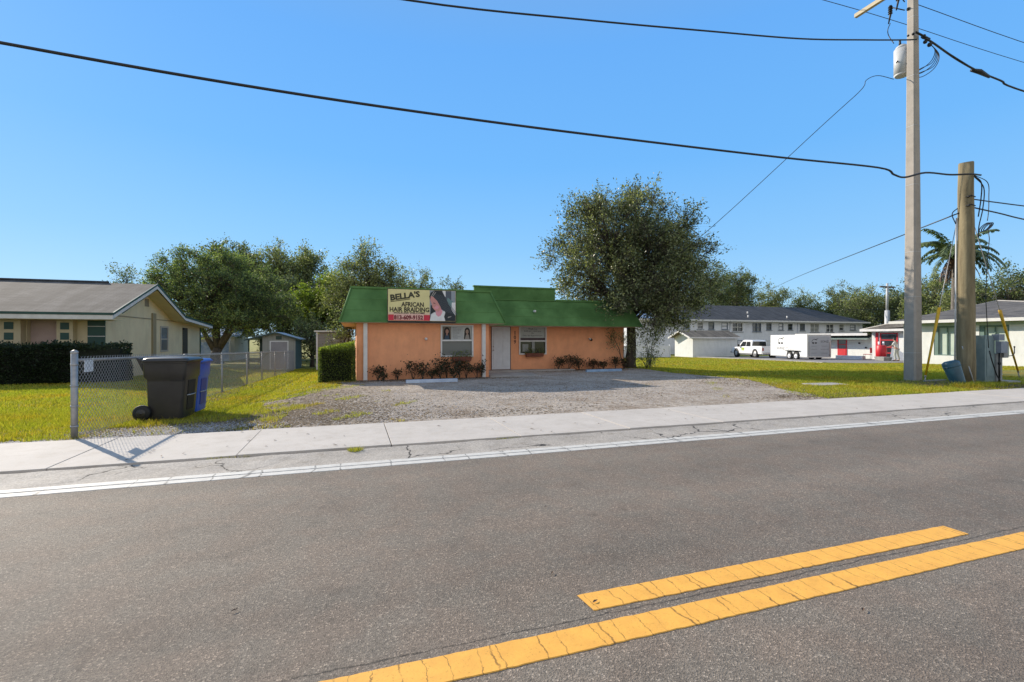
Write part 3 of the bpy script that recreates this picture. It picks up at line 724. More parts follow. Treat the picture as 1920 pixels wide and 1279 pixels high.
m = MB(); m.box(.0, 5.0, 17.86, 21, 2.2, 2.24); m.box(.1, 12.95, 21.1, 29.9, 2.2, 2.26); m.build('ceiling', M['soffit'], bl_)
# interior darkness behind windows
m = MB(); m.box(.3, 4.7, 18.6, 18.62, 0, 2.1); m.box(5.2, 12.7, 22.4, 22.42, 0, 2.1); m.build('inner_wall', M['curtain'], bl_)
# mansard skirts (thin slabs)
def slab(m, a, b, c, d, n, t):
    """quad a,b (bottom), c,d (top right, top left), thickness t along -n"""
    n = Vector(n).normalized() * -t
    P = [Vector(p) for p in (a, b, c, d)]; Q = [p + n for p in P]
    m.add(P + Q, [(0, 1, 2, 3), (7, 6, 5, 4), (0, 4, 5, 1), (1, 5, 6, 2), (2, 6, 7, 3), (3, 7, 4, 0)])
m = MB()
slab(m, (-.45, 17.4, 2.12), (5.55, 17.4, 2.12), (5.10, 17.9, 3.32), (-.08, 17.9, 3.32), (0, -1, .42), .05)
slab(m, (-.45, 30.2, 2.12), (-.45, 17.4, 2.12), (-.08, 17.9, 3.32), (-.08, 30.0, 3.32), (-1, 0, .3), .05)
slab(m, (5.55, 17.4, 2.12), (5.55, 20.0, 2.12), (5.10, 20.5, 3.32), (5.10, 17.9, 3.32), (1, 0, .35), .05)
m.build('mansard', M['green_panel'], bl_)
m = MB()
slab(m, (5.45, 19.98, 2.12), (13.45, 19.98, 2.12), (13.05, 20.6, 3.30), (5.1, 20.6, 3.30), (0, -1, .5), .05)
slab(m, (13.45, 19.98, 2.12), (13.45, 30.2, 2.12), (13.05, 30.0, 3.30), (13.05, 20.6, 3.30), (1, 0, .3), .05)
m.build('mansard', M['green_panel'], bl_)
m = MB()  # raised parapet panel and roof cap boards
m.box(5.12, 9.05, 20.62, 20.74, 3.30, 3.84)
m.build('parapet', M['green_panel'], bl_)
m = MB(); m.box(5.08, 9.09, 20.58, 20.78, 3.84, 3.90); m.box(9.09, 13.1, 20.58, 20.70, 3.30, 3.36); m.box(-.12, 5.14, 17.86, 17.98, 3.32, 3.39)
m.box(5.2, 13.0, 20.54, 20.6, 3.27, 3.31)
m.build('cap_board', M['green_trim'], bl_)
m = MB()
for k in (1, 2):
    u = k / 3; m.box(-.42 + .37 * u, 5.52 - .45 * u, 17.395 + .5 * u, 17.44 + .5 * u, 2.12 + 1.2 * u - .006, 2.12 + 1.2 * u + .006); m.box(5.6, 13.42 - .4 * u, 19.972 + .62 * u, 20.02 + .62 * u, 2.12 + 1.18 * u - .006, 2.12 + 1.18 * u + .006)
m.build('panel_seam', M['green_trim'], bl_)
m = MB(); m.box(-.1, 5.1, 17.95, 21, 3.24, 3.30); m.box(-.1, 13.05, 20.75, 30, 3.20, 3.26); m.build('roof', M['shingle_dark'], bl_)
m = MB()
for a, b in (((-.45, 17.39, 2.12), (-.08, 17.89, 3.32)), ((5.55, 17.39, 2.12), (5.10, 17.89, 3.32))):
    m.tube([a, b], .035, 6)
m.box(-.48, 5.58, 17.37, 17.41, 2.085, 2.125); m.box(5.59, 13.47, 19.95, 19.99, 2.085, 2.125)
m.build('trim_board', M['green_trim'], bl_)
m = MB(); m.box(-.42, 5.52, 17.42, 17.72, 2.07, 2.1); m.box(-.42, .1, 17.72, 30, 2.07, 2.1); m.box(4.98, 5.52, 17.72, 20.0, 2.07, 2.1); m.box(4.98, 13.42, 20.02, 21.0, 2.07, 2.1)
m.box(13.02, 13.42, 21.0, 30, 2.07, 2.1)
m.build('soffit', M['soffit'], bl_)
for x in (.33, 4.68):
    m = MB(); m.box(x, x + .14, 17.58, 17.72, .03, 2.07); m.build('post', M['white_trim'], bl_, bevel=.01)
# door
d = MB(); d.box(6.04, 6.93, 20.98, 21.03, .09, 2.06)
dr = d.build('door', M['door_white'], bl_)
p = MB()
for cx in (6.26, 6.71):
    for z0, z1 in ((.22, .75), (.88, 1.45), (1.58, 1.92)):
        p.box(cx - .14, cx + .14, 20.968, 20.979, z0, z1)
p.build('door_panel', M['door_white'], dr, bevel=.008)
h = MB(); h.sphere((6.11, 20.93, .98), .035); h.cyl((6.11, 20.98, .98), (6.11, 20.93, .98), .012); h.build('handle', M['steel'], dr)
h = MB(); h.sphere((6.11, 20.965, 1.15), .028); h.build('deadbolt', M['steel'], dr)
f = MB(); f.box(6.0, 6.04, 20.985, 21.1, .08, 2.1); f.box(6.93, 6.97, 20.985, 21.1, .08, 2.1); f.box(6.04, 6.93, 20.985, 21.1, 2.06, 2.1); f.box(5.97, 7.0, 20.9, 21.0, .03, .08)
f.build('door_frame', M['brown_ink'], bl_)
m = MB(); m.box(5.62, 5.68, 20.96, 21.0, 1.28, 1.42); m.build('doorbell', M['ink'], bl_, bevel=.005)
# round wall lights
for (x, y, z, r, nm) in ((2.55, 17.70, 1.50, .055, 'wall_light'), (11.05, 20.98, 1.50, .05, 'wall_light'), (7.85, 20.24, 2.76, .06, 'roof_light')):
    m = MB(); m.cyl((x, y, z), (x, y - .05, z), r, r * .9, 14); m.sphere((x, y - .09, z), r * .95, 12); m.build(nm, M['white_trim'], bl_)
m = MB(); m.cyl((11.13, 21, 1.50), (11.13, 20.9, 1.44), .05, .06, 12); m.build('lamp_shade', M['ink'], bl_)
# house numbers, top to bottom
for ch, z in (('1', 1.70), ('0', 1.49), ('9', 1.28)):
    text(ch, .24, 7.17, z, 20.995, M['brown_ink'], bl_, 'house_number', align='CENTER', bold=.006)
# ---- window left, with photo poster
wl = MB()
def frame(m, x0, x1, y0, y1, z0, z1, t, rail=None):
    m.box(x0, x0 + t, y0, y1, z0, z1); m.box(x1 - t, x1, y0, y1, z0, z1)
    m.box(x0 + t, x1 - t, y0, y1, z0, z0 + t); m.box(x0 + t, x1 - t, y0, y1, z1 - t, z1)
    if rail: m.box(x0 + t, x1 - t, y0 + .004, y1, rail - t / 2, rail + t / 2)
frame(wl, 3.10, 4.36, 17.68, 17.80, .82, 2.03, .055, 1.44)
W1 = wl.build('window', M['white_trim'], bl_)
g = MB(); g.box(3.155, 4.305, 17.755, 17.76, .875, 1.413); g.build('pane', M['glass_grey'], W1)
pp = MB(); pp.box(3.155, 4.305, 17.75, 17.757, 1.467, 1.975); PP = pp.build('poster', flat('poster_ground', (.42, .43, .42)), W1)
def portrait(x, z, s, y, parent, bgc, face, cloth, flip=1):
    def cm(n, c): return flat(n, c, .6)
    m = MB()
    mats = [cm('photo_ground', bgc), M['hair'], cm('photo_face', face), cm('photo_cloth', cloth)]
    if bgc: m.cur = 0; m.box(x - .165 * s, x + .165 * s, y - .001, y, z - .25 * s, z + .25 * s)
    m.cur = 1; m.disc((x, y - .003, z + .08 * s), .115 * s, 14, rz=.15 * s); m.poly([(x - .115 * s, y - .0035, z + .08 * s), (x + .115 * s, y - .0035, z + .08 * s), (x + .14 * s, y - .0035, z - .249 * s), (x - .14 * s, y - .0035, z - .249 * s)][::-1])
    m.cur = 3; m.poly([(x - .10 * s, y - .005, z - .249 * s), (x + .10 * s, y - .005, z - .249 * s), (x + .06 * s, y - .005, z - .06 * s), (x - .05 * s, y - .005, z - .06 * s)])
    m.cur = 2; m.disc((x + .005 * flip, y - .007, z + .06 * s), .06 * s, 14, rz=.085 * s)
    m.poly([(x - .025 * s, y - .0065, z - .09 * s), (x + .025 * s, y - .0065, z - .09 * s), (x + .02 * s, y - .0065, z), (x - .02 * s, y - .0065, z)])
    m.cur = 1
    for dx in (-.025, .025): m.disc((x + dx * s, y - .009, z + .075 * s), .012 * s, 8, rz=.006 * s)
    m.disc((x, y - .009, z + .015 * s), .018 * s, 8, rz=.006 * s)
    m.build('photo_print', mats, parent)
portrait(3.345, 1.72, .98, 17.748, PP, (.20, .16, .12), (.42, .22, .16), (.03, .06, .10))
portrait(4.13, 1.72, .94, 17.748, PP, (.50, .50, .46), (.40, .27, .20), (.28, .25, .22), -1)
for i, (t_, w_) in enumerate((('Braids', .16), ('Goddess Braids', .33), ('Knotless Braids', .31), ('Box Braids', .25), ('Cornrows', .24), ('Weaves', .17), ('Faux Locs', .29), ('Twists', .2))):
    text(t_, .055, 3.57, 1.91 - i * .056, 17.749, M['grey_ink'], PP, width=w_, ext=.001)
# ghosts of the poster seen through the lower pane: hanging posters inside the glass
g = MB(); g.box(3.2, 3.5, 17.79, 17.80, .90, 1.40); g.box(4.02, 4.28, 17.79, 17.80, .90, 1.40); g.build('inner_poster', M['ink'], W1)
# ---- window right
wr_ = MB(); frame(wr_, 7.37, 8.76, 20.96, 21.08, .76, 2.1, .06, 1.40)
W2 = wr_.build('window', M['white_trim'], bl_)
g = MB(); g.box(7.43, 8.70, 21.03, 21.035, .82, 1.37); g.build('pane', M['glass'], W2)
g = MB(); g.box(7.43, 8.70, 21.028, 21.034, 1.55, 2.04); P2 = g.build('poster', flat('poster_pale', (.44, .46, .43)), W2)
g = MB(); g.box(7.43, 8.70, 21.028, 21.034, 1.43, 1.545); g.build('dark_banner', flat('dark_banner', (.07, .045, .05)), W2)
for t_, z, w_ in (('Walk Ins', 1.945, .44), ('9:00 am - 8:00 pm', 1.835, .86), ('Or', 1.735, .13), ('Only By Appointment', 1.63, 1.02)):
    text(t_, .09, 8.065, z, 21.026, M['ink'], P2, width=w_, align='CENTER', ext=.001)
g = MB(); g.box(8.02, 8.16, 20.995, 21.02, .83, 1.36); g.box(7.55, 7.85, 21.015, 21.02, .9, 1.25); g.build('curtain', M['curtain'], W2)
# window boxes
def leafbits(name, mat, pts, size, parent=None, seed=0, flat_=.5):
    r = np.random.default_rng(seed); P = np.array(pts); n = len(P)
    return leafmesh(name, P, size, mat, parent, r)
def leafmesh(name, P, size, mat, parent, r, aspect=.45, D=None, off=None):
    n = len(P)
    d = r.normal(size=(n, 3)) if D is None else D + r.normal(size=(n, 3)) * .45
    d /= np.linalg.norm(d, axis=1)[:, None] + 1e-9
    q = r.normal(size=(n, 3)); s = np.cross(d, q); s /= np.linalg.norm(s, axis=1)[:, None] + 1e-9
    L = size * r.uniform(.6, 1.3, n)
    V = np.stack([P, P + d * (L * .5)[:, None] + s * (L * aspect * .5)[:, None], P + d * L[:, None], P + d * (L * .5)[:, None] - s * (L * aspect * .5)[:, None]], 1).reshape(-1, 3)
    if parent is not None:
        o = Vector((0, 0, 0)); p = parent
        while p is not None: o += p.location; p = p.parent
        V = V - np.array(o)
    return npmesh(name, V, np.arange(len(V)).reshape(-1, 4), mat, parent)
rb = np.random.default_rng(8)
for (x0, x1, y, z, lab) in ((3.50, 4.26, 17.5, .66, 'terracotta window box with trailing plants under the photo poster window'), (7.66, 8.56, 20.78, .66, 'terracotta window box with greenery under the right window beside the door')):
    t = thing('window_box', lab, 'window box', ((x0 + x1) / 2, y, z), 0, 'window boxes on the orange wall')
    m = MB(); m.hexa([(x0 + .03, y + .02, z), (x1 - .03, y + .02, z), (x1 - .03, y + .18, z), (x0 + .03, y + .18, z)], [(x0, y, z + .17), (x1, y, z + .17), (x1, y + .18, z + .17), (x0, y + .18, z + .17)])
    m.build('box', M['brick_box'], t, bevel=.006)
    n = 420; P = np.stack([rb.uniform(x0 - .02, x1 + .02, n), rb.uniform(y, y + .16, n), z + .14 + rb.random(n) ** 2 * .26], 1)
    leafmesh('flowers', P, .055, M['leaf_bush'], t, rb)
# ---- sign on the mansard
sg = thing('shop_sign', 'wide billboard sign with a braided hair portrait mounted on the green roof', 'sign', (2.36, 17.4, 2.14))
sx0, sx1, sz0, sz1, sy = 1.16, 3.60, 2.15, 3.28, 17.36
m = MB(); m.box(sx0, sx1, sy, sy + .04, sz0, sz1); m.build('panel', flat('sign_cream', (.78, .70, .34), .5), sg)
m = MB(); frame(m, sx0 - .02, sx1 + .02, sy - .006, sy + .05, sz0 - .02, sz1 + .02, .019); m.box(sx0, sx1, sy + .0, sy + .03, sz0 - .07, sz0 - .021); m.build('sign_frame', M['ink'], sg)
m = MB(); m.cur = 0
for x in (1.5, 2.4, 3.3): m.cyl((x, sy + .05, 2.9), (x, sy + .42, 2.9), .02, n=8); m.cyl((x, sy + .05, 2.2), (x, sy + .1, 2.2), .02, n=8)
m.build('bracket', M['steel'], sg)
ya = sy - .004
m = MB(); m.box(sx0 + .01, sx0 + 1.50, ya, ya + .003, sz0 + .01, sz0 + .22); m.build('red_band', flat('sign_red', (.66, .035, .07)), sg)
m = MB(); m.box(sx0 + .2, sx0 + 1.26, ya - .002, ya - .0005, sz0 + .03, sz0 + .24); m.build('phone_band', flat('sign_pink', (.80, .50, .42)), sg)
m = MB(); m.box(sx0 + .01, sx0 + 1.48, ya - .001, ya + .002, sz0 + .225, sz0 + .30); m.build('pale_band', flat('sign_peach', (.80, .58, .42)), sg)
INKG = flat('sign_olive_ink', (.05, .05, .025))
text("BELLA'S", .28, sx0 + .08, sz0 + .72, ya - .002, INKG, sg, 'sign_lettering', width=1.06, bold=.012, rot=.16, shear=.05)
m = MB(); m.prism([(sx0 + .09, ya - .001, sz0 + .665), (sx0 + .78, ya - .001, sz0 + .775), (sx0 + .78, ya - .001, sz0 + .80), (sx0 + .09, ya - .001, sz0 + .69)], (0, .003, 0)); m.build('underline', INKG, sg)
text("AFRICAN", .225, sx0 + .47, sz0 + .515, ya - .002, M['ink'], sg, 'sign_lettering', width=.80, bold=.006)
text("HAIR BRAIDING", .225, sx0 + .05, sz0 + .33, ya - .002, M['ink'], sg, 'sign_lettering', width=1.40, bold=.006)
text("WALK-INS WELCOME", .085, sx0 + .20, sz0 + .255, ya - .004, M['ink'], sg, 'sign_lettering', width=1.10, bold=.002)
text("813-609-9152", .20, sx0 + .21, sz0 + .055, ya - .005, flat('sign_dark_red', (.20, .02, .03)), sg, 'sign_lettering', width=1.03, bold=.01)
# portrait: street backdrop, hair, face in profile, white top
X0 = sx0 + 1.46; wN = sx1 - X0 - .01
def pt(a, b, k): return (X0 + a * wN, ya - .0015 * k, sz0 + .01 + b * (sz1 - sz0 - .02))
m = MB()
pm = [flat('print_grey', (.30, .34, .38)), flat('print_white', (.80, .80, .80)), flat('print_hair', (.018, .026, .032)), flat('print_skin', (.66, .30, .27)), flat('print_pink', (.78, .34, .40)), flat('print_teal', (.16, .28, .28)), flat('print_highlight', (.45, .42, .38)), flat('print_dark', (.09, .11, .14))]
def shape(ci, k, pts): m.cur = ci; m.poly([pt(a, b, k) for a, b in pts])
shape(0, 0, [(.02, .0), (1, .0), (1, 1), (.02, 1)])
shape(7, .5, [(.60, .68), (.84, .62), (.84, 1), (.60, 1)]); shape(5, 1, [(.62, .40), (.95, .30), (.95, .62), (.70, .78)]); shape(1, 1.5, [(.84, .20), (1, .1), (1, .62), (.86, .62)]); shape(1, 1, [(.5, .85), (.62, .8), (.62, 1), (.5, 1)])
shape(1, 2, [(.02, .0), (.60, .0), (.60, .34), (.44, .38), (.28, .26), (.16, .30), (.08, .22)])
shape(2, 2, [(.04, .20), (.22, .30), (.30, .46), (.06, .52)])
shape(4, 3, [(.26, .20), (.34, .14), (.44, .18), (.50, .30), (.46, .42), (.30, .38), (.24, .30)])
shape(3, 4, [(.06, .82), (.04, .68), (.10, .55), (.12, .44), (.22, .34), (.34, .30), (.44, .38), (.46, .55), (.34, .75), (.20, .88)])
shape(4, 5, [(.18, .42), (.30, .38), (.38, .46), (.28, .52)])
shape(2, 6, [(.00, .80), (.06, .93), (.20, 1), (.48, 1), (.60, .80), (.72, .58), (.86, .36), (1, .18), (1, 0), (.62, 0), (.56, .14), (.62, .30), (.46, .38), (.40, .52), (.30, .66), (.14, .80), (.06, .82), (.03, .70)])
shape(2, 5.5, [(.14, .60), (.24, .585), (.22, .565), (.15, .58)])
for i in range(9):
    a = .12 + i * .05
    shape(7, 7, [(a, .93 - i * .012), (a + .012, .93 - i * .012), (a + .42 + .02 * i, .32 - i * .015), (a + .40 + .02 * i, .32 - i * .015)])
shape(6, 8, [(.06, .80), (.08, .80), (.20, .97), (.17, .97)]); shape(6, 8, [(.10, .78), (.115, .78), (.26, .94), (.24, .95)])
shape(6, 8, [(.70, .10), (.84, .14), (.84, .155), (.72, .14)])
m.build('portrait_print', pm, sg)

# ---- step, wheel stops
m = MB(); m.prism([(5.05, 17.75, .0), (6.55, 17.4, .0), (7.0, 17.7, 0), (7.3, 19.2, 0), (5.3, 19.6, 0)], (0, 0, .06)); 
tag(m.build('concrete_step', M['concrete'], bevel=.012), 'pale worn concrete landing slab in front of the white door', 'slab')
m = MB(); m.box(5.0, 9.9, 20.2, 20.96, -.05, .07); tag(m.build('walkway_slab', M['concrete'], bevel=.012), 'narrow concrete ledge along the recessed orange wall under the window', 'slab')
def wheel_stop(x0, y0, x1, y1, mat, lab):
    L = math.hypot(x1 - x0, y1 - y0); t = math.atan2(y1 - y0, x1 - x0)
    m = MB(); m.prism([(0, -.075, 0), (0, .075, 0), (0, .05, .11), (0, -.05, .11)], (L, 0, 0))
    o = m.build('wheel_stop', mat, None, bevel=.012); o.location = (x0, y0, .018); o.rotation_euler = (0, 0, t)
    tag(o, lab, 'wheel stop', 'wheel stops in the gravel lot')
wheel_stop(1.66, 16.15, 3.42, 16.2, M['stop_paint'], 'white concrete wheel stop in the gravel in front of the left wall')
wheel_stop(9.85, 19.0, 11.7, 19.1, M['stop_blue'], 'faded blue concrete wheel stop near the tree beside the right wall')
# ---- shrubs along the wall
SHR = [(.82, 17.45, .48, .22), (1.02, 17.3, .28, .14), (1.5, 17.45, .38, .13), (2.05, 17.45, .62, .26), (2.38, 17.35, .52, .2), (2.72, 17.4, .45, .2), (3.02, 17.3, .66, .22), (3.28, 17.45, .82, .24), (3.75, 17.3, .72, .24), (4.02, 17.42, .6, .24), (4.4, 17.35, .5, .24), (4.62, 17.45, .6, .12), (3.5, 17.2, .4, .16)]
SHL = ['smallest red leaved shrub near the left white post', 'low sprig beside the left white post', 'tiny thin shrub standing alone on the left wall', 'dark bushy shrub left of the wall light', 'drooping dark shrub below the round wall light', 'reddish low shrub right of the wall light', 'dark leafy shrub left of the poster window', 'tallest dark shrub at the left corner of the poster window', 'reddish shrub in front of the left window box', 'dense shrub under the middle of the left window box', 'low shrub under the right end of the left window box', 'thin reddish shrub against the right white post', 'low red shrub in front of the poster window']
rs_ = np.random.default_rng(17)
def shrub(x, y, h, r, lab, mat, grp, nm='shrub', z0=0, leaf=.085, dens=1.):
    t = thing(nm, lab, 'shrub', (x, y, z0), 0, grp)
    m = MB(); tips = []
    for i in range(6):
        a = rs_.uniform(0, 6.28); q = rs_.uniform(.3, 1) * r; top = (x + q * math.cos(a), y + q * math.sin(a) * .6, z0 + h * rs_.uniform(.5, .95))
        m.tube([(x, y, z0), ((x + top[0]) / 2, (y + top[1]) / 2, z0 + h * .45), top], [.009, .007, .004], 5); tips.append(top)
    m.build('stem', M['bark'], t)
    n = int(215 * dens * (r / .2)); T = np.array(tips)[rs_.integers(0, 6, n)]
    P = T + rs_.normal(size=(n, 3)) * np.array([r * .36, r * .3, h * .15]); P[:, 2] = np.clip(P[:, 2], z0 + .05, None); P[:, 1] = np.minimum(P[:, 1], y + .2)
    leafmesh('leaves', P, leaf, mat, t, rs_, .5)
for (x, y, h, r), lab in zip(SHR, SHL): shrub(x, y, h, r, lab, M['leaf_red'], 'shrubs along the orange front wall')
SH2 = [(9.15, 20.5, .62, .28), (9.7, 20.45, .68, .3), (10.25, 20.5, .58, .3), (11.05, 20.6, .5, .26), (11.6, 20.55, .5, .26), (12.3, 20.6, .52, .22), (12.75, 20.5, .5, .2)]
SL2 = ['dark dense shrub, first to the right of the right window', 'tallest dark shrub right of the right window', 'dark shrub just left of the blue wheel stop', 'low dark shrub directly behind the blue wheel stop', 'low dark shrub behind the right end of the blue wheel stop', 'thin dark shrub left of the big oak trunk', 'reddish shrub touching the big oak trunk']
for (x, y, h, r), lab in zip(SH2, SL2): shrub(x, y, h, r, lab, M['leaf_red'], 'shrubs along the orange front wall', dens=1.3)
# boxed bush at the left corner
def box_bush(name, lab, cat, x0, x1, y0, y1, z0, z1, mat, n, leaf, fluff=.1, group=None, topmat=None):
    t = thing(name, lab, cat, ((x0 + x1) / 2, (y0 + y1) / 2, z0), 0, group)
    m = MB(); e = leaf * 1.0
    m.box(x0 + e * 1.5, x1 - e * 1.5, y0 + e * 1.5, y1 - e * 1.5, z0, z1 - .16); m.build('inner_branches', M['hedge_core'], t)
    r = np.random.default_rng(int(abs(x0 * 100)) + 3)
    A = [(y1 - y0) * (z1 - z0), (y1 - y0) * (z1 - z0), (x1 - x0) * (z1 - z0), (x1 - x0) * (z1 - z0), (x1 - x0) * (y1 - y0)]
    tot = sum(A); P = []; D = []
    for i, a in enumerate(A):
        k = int(n * a / tot); u = r.random(k); v = r.random(k); o = r.normal(0, fluff, k)
        if i < 2:
            xx = (x0 if i == 0 else x1) + o * .6 ; P.append(np.stack([xx, y0 + (y1 - y0) * u, z0 + (z1 - z0) * v], 1)); D.append(np.tile([(-1, 1)[i], 0, .3], (k, 1)))
        elif i < 4: P.append(np.stack([x0 + (x1 - x0) * u, (y0 if i == 2 else y1) + o * .6, z0 + (z1 - z0) * v], 1)); D.append(np.tile([0, (-1, 1)[i - 2], .3], (k, 1)))
        else: P.append(np.stack([x0 + (x1 - x0) * u, y0 + (y1 - y0) * v, z1 + o * .9 - .05 - .10 * r.random(k)], 1)); D.append(np.tile([0, 0, 1.], (k, 1)))
    P = np.concatenate(P); D = np.concatenate(D)
    # round the corners a little
    c = np.array([(x0 + x1) / 2, (y0 + y1) / 2]); hw = np.array([(x1 - x0) / 2, (y1 - y0) / 2])
    q = (P[:, :2] - c) / hw; rr_ = np.maximum(0, (np.abs(q[:, 0]) ** 4 + np.abs(q[:, 1]) ** 4) ** .25 - 1); P[:, :2] = c + (P[:, :2] - c) / (1 + rr_)[:, None]
    P[:, 2] += .035 * np.sin(P[:, 0] * 3.1) * (P[:, 2] > z1 - .3); P[:, 1] += .05 * np.sin(P[:, 0] * 2.3 + P[:, 2] * 4); P[:, 2] = np.maximum(P[:, 2], z0)
    leafmesh('leaves', P, leaf, mat, t, r, .55, D)
    if topmat:
        k = 3600; u = r.random(k) ** .8; P = np.stack([x0 + (x1 - x0) * u, y0 + (y1 - y0) * r.random(k), z1 - .08 + .22 * r.random(k) * (.35 + u)], 1)
        leafmesh('new_growth', P, leaf * 1.1, topmat, t, r, .5, np.tile([0, 0, 1.], (k, 1)))
box_bush('clipped_bush', 'square clipped green bush at the left corner of the orange building', 'bush', -1.12, .02, 17.35, 18.5, gh(-.5, 17.9), 1.16, M['leaf_bush'], 12000, .06, .06, topmat=M['leaf_light'])
box_bush('hedge', 'long dark clipped hedge in front of the cream house', 'hedge', -26, -7.7, 20.1, 21.2, 0, 1.30, M['leaf_hedge'], 52000, .085, .07)
# ================================================================== FENCE
fx = -3.93
FY = [8.73, 13.3, 16.45, 19.7, 22.4, 25.5, 28.6, 32.0]
def fxx(y): return -3.93 + (y - 8.73) * .018
fn = thing('chain_link_fence', 'chain link fence running back from the sidewalk corner post beside the bins', 'fence', (fx, 8.73, 0))
for i, y in enumerate(FY):
    z = gh(fxx(y), y); m = MB()
    r = .042 if i == 0 else .026
    H_ = 1.30 if i == 0 else 1.2
    m.cyl((fxx(y), y, z - .1), (fxx(y), y, z + H_), r, n=14)
    m.sphere((fxx(y), y, z + H_), r * 1.15, 12, (1, 1, .8))
    if i == 0:
        for zz in (.2, .5, .8, 1.12): m.cyl((fxx(y), y, zz - .012), (fxx(y), y, zz + .012), r + .006, n=14)
    m.build('post', M['steel'], fn)
m = MB(); m.tube([(fxx(y), y, gh(fxx(y), y) + 1.185) for y in [8.78] + FY[1:]], .021, 8); m.build('top_rail', M['steel'], fn)
m = MB(); m.tube([(fxx(y) + .03, y, gh(fxx(y), y) + .06) for y in [8.78] + FY[1:]], .004, 4); m.build('tension_wire', M['steel'], fn)
# diamond mesh: woven diagonals; thin 3-sided wires
def chain(x0y, y1, pitch, rad, name):
    L = y1 - x0y; Hh = 1.22; V = []; F = []; k = 0
    def seg(p, q):
        nonlocal k
        p = Vector(p); q = Vector(q); d = (q - p).normalized(); a = Vector((1, 0, 0)); b = d.cross(a)
        for c in (p, q):
            for t in (0, 2.09, 4.19): V.append(tuple(c + (a * math.cos(t) + b * math.sin(t)) * rad))
        F.extend([(k, k + 1, k + 4, k + 3), (k + 1, k + 2, k + 5, k + 4), (k + 2, k, k + 3, k + 5)]); k += 6
    n = int((L + Hh) / pitch)
    for s in (1, -1):
        for i in range(n + 1):
            a = i * pitch - Hh if s == 1 else i * pitch
            t0, t1 = (a, a + Hh) if s == 1 else (a, a - Hh)
            # clip to [0,L]
            def cl(t): return min(max(t, 0), L)
            c0, c1 = cl(t0), cl(t1)
            if abs(c0 - c1) < .01: continue
            h0 = (c0 - t0) / (t1 - t0) * Hh; h1 = (c1 - t0) / (t1 - t0) * Hh
            ya, yb = x0y + c0, x0y + c1
            off = .03 + (.003 if s == 1 else -.003)
            seg((fxx(ya) + off, ya, gh(fxx(ya), ya) + .02 + h0), (fxx(yb) + off, yb, gh(fxx(yb), yb) + .02 + h1))
    return npmesh(name, np.array(V) - np.array(fn.location), np.array(F), M['wire'], fn)
chain(8.78, 32.0, .085, .0028, 'wire_mesh')
m = MB(); m.box(-3.905, -3.900, 8.94, 9.20, .99, 1.17); t = m.build('notice_sheet', M['paper'], None)
t.data.transform(Matrix.Rotation(0, 4, 'Z')); tag(t, 'blank white paper notice fixed to the chain link beside the corner post', 'notice')

